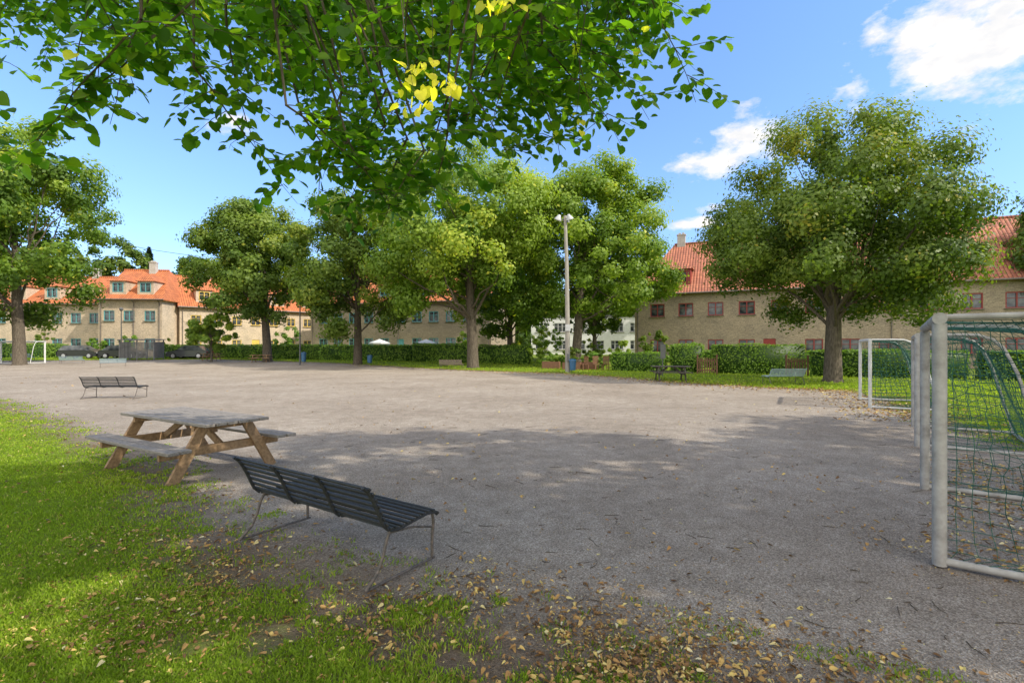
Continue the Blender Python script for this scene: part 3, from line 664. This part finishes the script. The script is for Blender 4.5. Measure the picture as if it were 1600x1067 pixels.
house('brick_house', 'yellow brick house with teal dormers and steep orange roof', (-50.2, 60.6), (-42.9, 61.2), 10, 7.4, 11.3, (1.2, 3.5, 5.9), (1.0, 4.4), 1.25, 1.25, M['brickY'], M['roof'], M['fteal'], (2.0, 5.2), ((3.6, 4.6),), (0, 2.0))
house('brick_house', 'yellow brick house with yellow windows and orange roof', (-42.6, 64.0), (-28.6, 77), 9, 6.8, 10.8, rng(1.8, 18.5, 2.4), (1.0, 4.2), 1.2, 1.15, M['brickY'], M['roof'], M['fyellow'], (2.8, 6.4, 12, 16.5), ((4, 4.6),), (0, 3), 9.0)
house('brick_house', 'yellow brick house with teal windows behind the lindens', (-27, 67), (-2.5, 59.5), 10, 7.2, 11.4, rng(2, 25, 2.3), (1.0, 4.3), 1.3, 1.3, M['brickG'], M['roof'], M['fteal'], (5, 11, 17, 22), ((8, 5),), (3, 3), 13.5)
house('white_apartment_house', 'white rendered modern house with large windows', (3, 78), (22, 76), 10, 5.8, 5.8, rng(1.6, 18.5, 2.9), (.8, 3.5), 1.9, 1.4, M['white'], M['greymetal'], M['fwhite'], flat=True)

# ------------------------------------------------------------------ benches
def slat(b, p, t, L, w=.029, th=.018):
    b.box((random.uniform(-.004, .004), p[0], p[1]), (L, w, th), Matrix.Rotation(t, 3, 'X'), .004)
PROF = [(.33, .370), (.30, .397), (.22, .405), (.12, .398), (.02, .386), (-.08, .376), (-.155, .388), (-.205, .435), (-.235, .50), (-.265, .57), (-.30, .64), (-.34, .70), (-.385, .742)]
def resample(P, step):
    P = [Vector((0, a, b)) for a, b in P]; out = []; acc = 0
    for i in range(len(P) - 1):
        s = P[i + 1] - P[i]; l = s.length; t = s.normalized()
        while acc <= l: out.append((P[i] + t * acc, math.atan2(t.z, t.y))); acc += step
        acc -= l
    return out
def bench(label, loc, rz, mat, L=1.72, cat='bench', src={}):
    key = mat.name
    if key in src: return copy_thing(src[key], loc, rz, label)
    e = thing('park_bench', label, 'bench', loc, rz, 'slatted park benches around the yard')
    sp = resample(PROF, .055); st = B(); bk = B()
    for i, (p, a) in enumerate(sp):
        slat(st if p.y > -.17 else bk, (p.y, p.z), a, L)
    pr = [Vector((0, a, b - .0)) for a, b in PROF]
    for x in (-.84, -.29, .29, .84):
        off = [(x, p.y + .004, p.z - .018) for p in pr[:7]]; st.tube(off, .011, 6)
        off = [(x, p.y - .012, p.z - .010) for p in pr[6:]]; bk.tube(off, .014, 6)
    part(e, 'seat', st.mesh('seat', mat)); part(e, 'backrest', bk.mesh('backrest', mat))
    lg = B()
    lg.tube([(0, .30, .37), (0, .315, .30), (0, .30, .15), (0, .30, .012)], .012, 8)
    lg.tube([(0, -.13, .37), (0, -.17, .30), (0, -.20, .20), (0, -.25, .10), (0, -.335, .03), (0, -.36, .012)], .012, 8)
    lg.tube([(0, -.36, .012), (0, -.1, .014), (0, .2, .014), (0, .33, .012)], .011, 8)
    lg.tube([(0, .30, .26), (0, .1, .32), (0, -.15, .35)], .009, 8)
    lm = lg.mesh('leg', M['iron'], True)
    for x in (-.82, .82): part(e, 'leg', lm, (x, 0, 0))
    src[key] = e; return e
bench('black slatted park bench with curved back on iron legs', (-1.48, 4.16, .02), rad(-34), M['black'])
bench('black slatted park bench standing on the gravel', (-13.2, 16.6, 0), rad(3), M['black'])
bench('pale blue slatted bench on the gravel', (-32.6, 40.8, .03), rad(38), M['blueslat'])
bench('pale blue slatted bench near the parked cars', (-41.0, 46.5, .1), rad(25), M['blueslat'])
bench('pale blue slatted bench beside the small goal', (-49.0, 50.0, .3), rad(10), M['blueslat'])
bench('pale blue slatted bench on grass below the large linden', (12.3, 22.6, 0), rad(8), M['blueslat'])
bench('dark brown slatted bench on the lawn edge', (-4.5, 37, .02), rad(200), M['brownslat'])

# ------------------------------------------------------------------ picnic tables
def picnic(label, loc, rz, m1, m2, L=1.86, src={}):
    key = m1.name
    if key in src: return copy_thing(src[key], loc, rz, label)
    e = thing('picnic_table', label, 'picnic table', loc, rz, 'picnic tables')
    t = B()
    for i in range(6): t.box((random.uniform(-.014, .014), -.36 + i * .144, .72 + random.uniform(-.002, .002)), (L, .126, .040), None, .006)
    part(e, 'table_top', t.mesh('table_top', m1))
    for sy in (-1, 1):
        s = B()
        for i in range(2): s.box((random.uniform(-.012, .012), sy * (.63 + i * .148), .44), (L, .132, .042), None, .006)
        part(e, 'seat', s.mesh('seat', m1))
    for sx in (-1, 1):
        l = B(); x = sx * (L / 2 - .3)
        for sy in (-1, 1):
            a = Vector((x, sy * .27, .698)); c = Vector((x, sy * .66, 0)); d = c - a; an = math.atan2(d.y, -d.z)
            l.box((a + c) / 2, (.05, .13, d.length + .02), Matrix.Rotation(an, 3, 'X'), .004)
        l.box((x + sx * -.052, 0, .665), (.05, .78, .09), None, .004); l.box((x - sx * .052, 0, .370), (.05, 1.56, .115), None, .004)
        part(e, 'leg', l.mesh('leg', m2))
    br = B()
    for sx in (-1, 1):
        a = Vector((sx * (L / 2 - .4), 0, .38)); c = Vector((sx * .15, 0, .68)); d = c - a; br.box((a + c) / 2, (.09, .045, d.length), Matrix.Rotation(math.atan2(d.x, d.z), 3, 'Y'), .004)
    part(e, 'brace', br.mesh('brace', m2)); src[key] = e; return e
picnic('timber picnic table with grey weathered top on the gravel edge', (-4.55, 7.1, .0), rad(-31), M['woodgrey'], M['woodwarm'], 2.3)
picnic('dark stained picnic table on the grass', (8.0, 25.2, 0), rad(-8), M['wooddark'], M['wooddark'])
picnic('timber picnic table near the small garden tree', (-31.0, 51.5, .28), rad(12), M['woodwarm'], M['woodwarm'])
picnic('pale timber picnic table under the linden', (-24.3, 48.3, .2), rad(12), M['woodwarm'], M['woodwarm'])

# ------------------------------------------------------------------ goals
def net_wires(b, fn, nu, nv, r=.0028):
    pts = [[Vector(fn(i / nu, j / nv)) for j in range(nv + 1)] for i in range(nu + 1)]
    for i in range(nu + 1): b.tube(pts[i], r, 3, False)
    for j in range(nv + 1): b.tube([pts[i][j] for i in range(nu + 1)], r, 3, False)
def goal(label, loc, rz, mat, W=2.64, H=1.90, rnet=.0028, cell=.1, r=.047):
    e = thing('football_goal', label, 'football goal', loc, rz, 'small football goals')
    D = 1.5
    part(e, 'post', B().tube([(0, 0, 0), (0, 0, H - r)], [r, r], 16).mesh('post', mat, True)); part(e, 'post', B().tube([(W, 0, 0), (W, 0, H - r)], r, 16).mesh('post', mat, True))
    part(e, 'crossbar', B().tube([(-r, 0, H - .01), (W + r, 0, H - .01)], r, 16).mesh('crossbar', mat, True))
    prof = [(.04, H), (.5, H), (.75, H - .01), (.92, H - .08), (1.05, H - .22), (1.2, H - .6), (1.38, .55), (1.46, .25), (D, .05)]
    for x in (0, W):
        s = B().tube([(x, -y, z) for y, z in prof], .024, 10); part(e, 'net_support', s.mesh('net_support', mat, True))
        part(e, 'ground_bar', B().tube([(x, -.03, .035), (x, -D, .035)], .030, 10).mesh('ground_bar', mat, True))
    part(e, 'ground_bar', B().tube([(-.035, -D, .035), (W + .035, -D, .035)], .030, 10).mesh('ground_bar', mat, True))
    n = B(); rn = random.Random(int(loc[0] * 10))
    ph = [rn.random() * 6 for _ in range(6)]
    def pp(t):
        L = [math.dist(prof[i], prof[i + 1]) for i in range(len(prof) - 1)]; s = t * sum(L)
        for i, l in enumerate(L):
            if s <= l or i == len(L) - 1:
                f = min(1, s / l); return (prof[i][0] * (1 - f) + prof[i + 1][0] * f, prof[i][1] * (1 - f) + prof[i + 1][1] * f)
            s -= l
    def back(u, v):
        y, z = pp(v); sag = math.sin(math.pi * u) * .08 * math.sin(math.pi * v)
        wv = .03 * math.sin(9 * u + ph[0] + 4 * v) * math.sin(math.pi * u)
        return (u * W + .02 * math.sin(7 * v * 3 + ph[1]) * math.sin(math.pi * u), -y + sag + wv, z - .03 - sag * .8 + .02 * math.sin(11 * u + ph[2]))
    net_wires(n, back, int(W / cell), int(3.1 / cell), rnet)
    def mk(x, s):
        def side(u, v):
            z = H - .03 - v * (H - .06)
            ymax = .5
            for i in range(len(prof) - 1):
                (ya, za), (yb, zb) = prof[i], prof[i + 1]
                if zb <= z <= za and za > zb: ymax = ya + (yb - ya) * (za - z) / (za - zb)
            if z > H - .02: ymax = .75
            jx = .014 * math.sin(31 * u + 47 * v) + .012 * math.sin(53 * v + 23 * u)
            return (x + s * (.05 * math.sin(math.pi * u) * math.sin(math.pi * v) * (1 + .6 * math.sin(5 * v + ph[3]))) + .012 * math.sin(17 * u + 13 * v), -(u * ymax) + (.03 * math.sin(12 * v + ph[4] + u * 5) + jx) * math.sin(math.pi * u), z + (.04 * math.sin(6 * u + ph[5] + 3 * v) + jx) * math.sin(math.pi * v))
        return side
    net_wires(n, mk(0, 1), int(1.2 / cell), int(H / cell), rnet); net_wires(n, mk(W, -1), int(1.2 / cell), int(H / cell), rnet)
    part(e, 'net', n.mesh('net', M['net']))
    return e
goal('grey aluminium football goal with green net on gravel', (3.34, 3.9, .0), rad(52.3), M['goal'], rnet=.0030, cell=.085, H=1.93)
goal('grey aluminium football goal with sagging green net', (6.91, 8.5, .0), rad(52.3), M['goal'], rnet=.0036)
goal('white football goal with green net at the gravel edge', (9.97, 13.9, .0), rad(60), M['goalwhite'], rnet=.006, r=.045)
goal('small white football goal beside the far lawn', (-47.6, 46.5, .2), rad(3), M['canvas'], W=3.9, H=2.0, rnet=.006, cell=.25, r=.07)

# ------------------------------------------------------------------ lamp posts, bins, signs
def lamp():
    e = thing('lamp_post', 'tall grey floodlight pole with two round lamps and small sign', 'lamp post', G(3.65, 32.8))
    part(e, 'pole', B().tube([(0, 0, -.1), (0, 0, 3), (-.05, 0, 7), (-.16, 0, 10.3)], [.17, .15, .125, .10], 14).mesh('pole', M['pole'], True))
    part(e, 'crossarm', B().tube([(-.7, -.05, 10.05), (.25, -.05, 10.05)], .035, 8).tube([(-.16, -.02, 9.6), (-.6, -.05, 10.05)], .022, 6).mesh('crossarm', M['polemetal'], True))
    for x, y in ((-.62, -.1), (.1, -.22), (-.05, .25)):
        rot = Matrix.Rotation(rad(20 if x < 0 else -20), 3, 'Y') @ Matrix.Rotation(rad(15), 3, 'X')
        part(e, 'lamp_head', B().lathe((0, 0, 0), [(.04, .26), (.09, .23), (.13, .14), (.20, .02), (.25, -.07), (.25, -.10), (.22, -.11), (.08, -.15)], 18, rot).mesh('lamp_head', M['lampwhite'], True), (x, y, 10.1))
    part(e, 'sign', B().box((0, -.19, 2.95), (.34, .02, .42), None, .004).mesh('sign', M['lampwhite']))
    part(e, 'junction_box', B().box((0, -.2, 1.0), (.14, .1, .5), None, .01).mesh('junction_box', M['greymetal']))
lamp()
def small_lamp(x, y, h_, label):
    e = thing('street_lamp', label, 'street lamp', G(x, y), 0, 'slim street lamps')
    part(e, 'pole', B().tube([(0, 0, -.1), (0, 0, h_)], [.07, .045], 10).mesh('pole', M['polemetal'], True))
    part(e, 'lamp_head', B().lathe((0, 0, h_), [(.04, -.1), (.16, 0), (.2, .12), (.22, .2), (.12, .3), (.02, .34)], 14).mesh('lamp_head', M['greymetal'], True))
small_lamp(-18.6, 43.8, 6.5, 'slim dark street lamp by the hedge'); small_lamp(-45.4, 58, 5.5, 'slim dark street lamp by the brick house')
def bin_(x, y, h_, label):
    e = thing('litter_bin', label, 'litter bin', G(x, y), .3, 'litter bins')
    part(e, 'bin_body', B().lathe((0, 0, 0), [(.16, .18), (.19, .2), (.22, h_ - .1), (.235, h_ - .1), (.235, h_), (.2, h_ + .04), (.05, h_ + .07)], 14).mesh('bin_body', M['bin'], True))
    part(e, 'post', B().tube([(0, .2, 0), (0, .2, h_ + .15)], .025, 8).mesh('post', M['polemetal'], True))
bin_(3.95, 32.5, .85, 'blue litter bin at the foot of the lamp post'); bin_(-19.2, 46, 1.0, 'blue litter bin by the hedge'); bin_(-12.6, 44.2, .8, 'blue litter bin beside the linden trunk')
def sign(x, y, label):
    e = thing('notice_sign', label, 'sign', G(x, y), .1)
    part(e, 'post', B().tube([(0, 0, 0), (0, 0, 1.3)], .03, 8).mesh('post', M['polemetal'], True)); part(e, 'board', B().box((0, -.05, 1.45), (.3, .03, .8), None, .006).mesh('board', M['greymetal']))
sign(8.6, 28.5, 'pale grey blank notice board on a post')
def gate(x, y, rz, label):
    e = thing('garden_gate', label, 'gate', G(x, y), rz, 'wooden garden gates')
    b = B()
    for i in range(7): b.box((-.42 + i * .14, 0, .55), (.075, .022, .95 + .05 * math.sin(i)), None, .004)
    for z in (.25, .85): b.box((0, .03, z), (.95, .035, .08), None, .004)
    part(e, 'gate_leaf', b.mesh('gate_leaf', M['gate']))
    for sx in (-.56, .56): part(e, 'post', B().box((sx, 0, .6), (.1, .1, 1.25), None, .01).mesh('post', M['gate']))
gate(12.2, 31.2, -.35, 'red-brown picket gate between clipped hedges'); gate(16.9, 29.6, -.4, 'red-brown picket gate beside the hedge'); gate(9.6, 36.3, -.4, 'red-brown picket gate before the garden')
def garden_chair(x, y, rz):
    e = thing('garden_chair', 'brown wooden garden chair in the garden', 'chair', G(x, y), rz, 'garden chairs')
    b = B()
    for i in range(5): b.box((0, -.2 + i * .1, .43), (.48, .08, .025))
    part(e, 'seat', b.mesh('seat', M['gate'])); b = B()
    for i in range(5): b.box((-.2 + i * .1, .27, .72), (.06, .02, .55))
    b.box((0, .27, .99), (.5, .035, .07)); part(e, 'backrest', b.mesh('backrest', M['gate']))
    for sx in (-.23, .23):
        for sy in (-.22, .27): part(e, 'leg', B().box((sx, sy, .21), (.045, .045, .42)).mesh('leg', M['gate']))
for a in ((6.2, 36.2, .4), (7.0, 36.4, 2.4), (5.2, 36.4, -1)): garden_chair(*a)
def planter(x, y):
    e = thing('planter_box', 'red-brown timber planter with flowers', 'planter', G(x, y), -.3, 'garden planters')
    b = B()
    for i in range(4): b.box((0, -.3, .08 + i * .14), (1.3, .03, .13)); b.box((0, .3, .08 + i * .14), (1.3, .03, .13)); b.box((-.65, 0, .08 + i * .14), (.03, .57, .13)); b.box((.65, 0, .08 + i * .14), (.03, .57, .13))
    part(e, 'box', b.mesh('box', M['gate'])); me, _ = crown_mesh('plants', (0, 0, .75), (.65, .35, .3), 12, 700, .1, int(x * 7), M['linden_b'], .5, 0, 4); part(e, 'plants', me)
planter(3.0, 38.2); planter(8.2, 35.9); planter(5.6, 37.4); planter(4.4, 36.6)
def parasol(x, y, h_):
    e = thing('parasol', 'white canvas parasol open above the garden hedge', 'parasol', G(x, y), .4, 'white parasols')
    part(e, 'pole', B().tube([(0, 0, 0), (0, 0, h_)], .025, 8).mesh('pole', M['lampwhite'], True))
    b = B(); vs = [(0, 0, h_)]; nn = 8
    for k in range(nn): vs.append((1.15 * math.cos(k * 6.283 / nn), 1.15 * math.sin(k * 6.283 / nn), h_ - .42))
    for k in range(nn): vs.append((1.15 * math.cos(k * 6.283 / nn), 1.15 * math.sin(k * 6.283 / nn), h_ - .54))
    fs = [(0, 1 + k, 1 + (k + 1) % nn) for k in range(nn)] + [(1 + k, 9 + k, 9 + (k + 1) % nn, 1 + (k + 1) % nn) for k in range(nn)]
    b.add(vs, fs); part(e, 'canopy', b.mesh('canopy', M['canvas']))
parasol(-14.6, 55, 2.2); parasol(-9.2, 53.5, 2.2)

# ------------------------------------------------------------------ cars
def car(label, x, y, rz, mat, est=False):
    e = thing('parked_car', label, 'car', G(x, y, .0), rz, 'cars parked along the road')
    side = [(-2.12, .32), (-2.17, .55), (-2.12, .82), (-1.95, .93), (-.1 + .9, .98), (1.2, .93), (1.85, .80), (2.12, .62), (2.15, .38), (2.05, .26), (-2.0, .24)]
    b = B(); st = [(-.80, 0.93), (-.86, 1.0), (.86, 1.0), (.80, .93)]
    vs = []
    for yy, s in st:
        for px, pz in side: vs.append((px * (.985 if abs(yy) > .82 else 1), yy, .55 + (pz - .55) * s))
    m = len(side); fs = []
    for i in range(3):
        for k in range(m): k2 = (k + 1) % m; fs.append((i * m + k, i * m + k2, (i + 1) * m + k2, (i + 1) * m + k))
    fs.append(tuple(range(m))); fs.append(tuple(range(3 * m, 4 * m))[::-1]); b.add(vs, fs)
    rx = -1.55 if est else -1.15
    b.add([(rx, -.58, 1.43), (.25, -.58, 1.45), (.25, .58, 1.45), (rx, .58, 1.43), (rx, -.56, 1.47), (.2, -.56, 1.49), (.2, .56, 1.49), (rx, .56, 1.47)], [(0, 3, 2, 1), (4, 5, 6, 7), (0, 1, 5, 4), (1, 2, 6, 5), (2, 3, 7, 6), (3, 0, 4, 7)])
    part(e, 'body', b.mesh('body', mat, True))
    g = B(); bx = -2.0 if est else -1.85
    g.add([(bx, -.76, .94), (1.15, -.76, .94), (1.15, .76, .94), (bx, .76, .94), (rx, -.6, 1.44), (.28, -.6, 1.46), (.28, .6, 1.46), (rx, .6, 1.44)], [(4, 5, 6, 7), (0, 1, 5, 4), (1, 2, 6, 5), (2, 3, 7, 6), (3, 0, 4, 7)])
    part(e, 'window', g.mesh('window', M['glass']))
    for wx in (-1.32, 1.32):
        for sy in (-1, 1):
            rot = Matrix.Rotation(rad(90), 3, 'X'); w = part(e, 'wheel', B().lathe((0, 0, 0), [(.2, -.11), (.31, -.1), (.325, -.05), (.325, .05), (.31, .1), (.2, .11)], 18, rot).mesh('wheel', M['rubber'], True), (wx, sy * .80, .325))
            part(w, 'rim', B().lathe((0, 0, 0), [(.03, -.125), (.2, -.12), (.21, -.1), (.21, .1), (.2, .12), (.03, .125)], 12, rot).mesh('rim', M['rim'], True))
    for sy in (-.62, .62):
        part(e, 'headlight', B().box((2.08, sy, .66), (.12, .34, .13), None, .02).mesh('headlight', M['lampwhite'])); part(e, 'taillight', B().box((-2.12, sy, .75), (.1, .28, .16), None, .02).mesh('taillight', M['fred']))
car('black parked car beside the hedge', -48.2, 56.0, rad(4), M['carblack'], True)
car('black parked car by the brick house', -43.6, 56.0, rad(6), M['carblack'])
car('dark grey parked car by the shelter', -36.0, 55.8, rad(186), M['cargrey'])
car('dark grey parked estate car by the hedge', -33.5, 59.4, rad(8), M['cargrey'], True)
def shelter():
    e = thing('bin_shelter', 'grey slatted metal bin shelter beside the cars', 'shelter', G(-39.0, 52.6), rad(5))
    for sx in (-1.7, 0, 1.7):
        for sy in (-.8, .8): part(e, 'post', B().box((sx, sy, 1.05), (.09, .09, 2.1)).mesh('post', M['greymetal']))
    part(e, 'roof', B().box((0, 0, 2.14), (3.7, 1.9, .09), Matrix.Rotation(rad(2), 3, 'X'), .01).mesh('roof', M['greymetal']))
    s = B()
    for i in range(26): s.box((-1.62 + i * .13, -.83, 1.05), (.09, .02, 1.7))
    for i in range(12):
        for sx in (-1.75, 1.75): s.box((sx, -.72 + i * .13, 1.05), (.02, .09, 1.7))
    part(e, 'slatted_panel', s.mesh('slatted_panel', M['greymetal']))
shelter()
cb = B(); cb.tube([Vector((-62, 58, 18.5)).lerp(Vector((-33, 61, 12.2)), t / 12) - Vector((0, 0, 1.2 * math.sin(math.pi * t / 12))) for t in range(13)], .025, 5)
thing('overhead_cable', 'thin black overhead cable between the trees', 'cable', mesh=cb.mesh('overhead_cable', M['rubber']))

# ------------------------------------------------------------------ sky, sun
el = rad(40); S = Vector((.92 * math.cos(el), -.39 * math.cos(el), math.sin(el))).normalized()
w = bpy.data.worlds.new("World"); scene.world = w; w.use_nodes = True; nt = w.node_tree; bg = nt.nodes['Background']
sky = N(nt, 'ShaderNodeTexSky', sky_type='NISHITA'); sky.sun_disc = False; sky.sun_elevation = el; sky.sun_rotation = math.atan2(S.x, S.y)
sky.air_density = 1.0; sky.dust_density = .1; sky.ozone_density = 2.5
tc = N(nt, 'ShaderNodeTexCoord').outputs['Generated']
sep = N(nt, 'ShaderNodeSeparateXYZ'); nt.links.new(tc, sep.inputs[0])
gain = ramp(nt, sep.outputs[2], [(.0, (.56, .56, .66)), (.3, (.74, .80, .95)), (.6, (.88, .94, 1.0))])
skyc = mixc(nt, 1.0, mixc(nt, 1.0, sky.outputs[0], gain, 'MULTIPLY'), (1.95, 2.05, 2.1), 'MULTIPLY')
dens = None
mp = N(nt, 'ShaderNodeMapping'); mp.inputs['Scale'].default_value = (1, 1, 1.9); nt.links.new(tc, mp.inputs[0])
for C, s in (((.635, .655, .405), (.16, .16, .085)), ((.60, .69, .43), (.10, .10, .06)), ((.40, .85, .352), (.075, .075, .038)), ((.355, .87, .325), (.075, .075, .028)), ((.362, .897, .253), (.035, .035, .012)), ((.334, .915, .225), (.07, .07, .012)),
             ((-.449, .816, .368), (.04, .04, .02))):
    sub = N(nt, 'ShaderNodeVectorMath', operation='SUBTRACT'); nt.links.new(tc, sub.inputs[0]); sub.inputs[1].default_value = C
    dv = N(nt, 'ShaderNodeVectorMath', operation='DIVIDE'); nt.links.new(sub.outputs[0], dv.inputs[0]); dv.inputs[1].default_value = s
    ln = N(nt, 'ShaderNodeVectorMath', operation='LENGTH'); nt.links.new(dv.outputs[0], ln.inputs[0])
    o = math_(nt, 'SUBTRACT', 1.0, ln.outputs['Value']); dens = o if dens is None else math_(nt, 'MAXIMUM', dens, o)
# unseen bright cloud cover added behind the camera and overhead for warm fill
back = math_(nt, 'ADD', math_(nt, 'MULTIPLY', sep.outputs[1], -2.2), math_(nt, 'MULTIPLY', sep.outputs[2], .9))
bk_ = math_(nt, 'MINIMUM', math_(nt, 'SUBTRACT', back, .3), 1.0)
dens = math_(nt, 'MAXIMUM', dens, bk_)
nn = noise(nt, 14, 9, mp.outputs[0], .62)
dd = math_(nt, 'ADD', dens, math_(nt, 'MULTIPLY', math_(nt, 'SUBTRACT', nn, .5), 3.2))
mask = ramp(nt, dd, [(.05, (0, 0, 0)), (.7, (1, 1, 1))])
shade = noise(nt, 20, 4, mp.outputs[0])
cc_ = ramp(nt, shade, [(.35, (.82, .86, .92)), (.58, (1, 1, 1))])
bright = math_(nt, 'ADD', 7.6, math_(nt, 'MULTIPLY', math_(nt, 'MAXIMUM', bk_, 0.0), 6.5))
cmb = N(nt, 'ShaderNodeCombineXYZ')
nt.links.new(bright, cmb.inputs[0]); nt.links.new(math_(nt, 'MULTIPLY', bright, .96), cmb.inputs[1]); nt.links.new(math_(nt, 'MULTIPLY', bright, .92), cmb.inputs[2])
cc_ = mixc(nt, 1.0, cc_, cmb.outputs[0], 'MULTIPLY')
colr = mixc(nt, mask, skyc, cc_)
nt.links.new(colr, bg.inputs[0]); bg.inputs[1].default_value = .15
sl = bpy.data.lights.new('sun', 'SUN'); sl.energy = 4.9; sl.angle = rad(.53); sl.color = (1, .93, .80)
so = bpy.data.objects.new('sun', sl); COL.objects.link(so); so.rotation_euler = S.to_track_quat('Z', 'Y').to_euler()

cam = bpy.data.cameras.new('camera'); co = bpy.data.objects.new('camera', cam); COL.objects.link(co); scene.camera = co
co.location = (0, 0, 1.7); co.rotation_euler = (rad(90), 0, 0); cam.lens = 17.55; cam.sensor_width = 36; cam.shift_y = .0053; cam.clip_end = 3000; cam.clip_start = .05
scene.view_settings.view_transform = 'Standard'; scene.view_settings.look = 'None'; scene.view_settings.exposure = 0
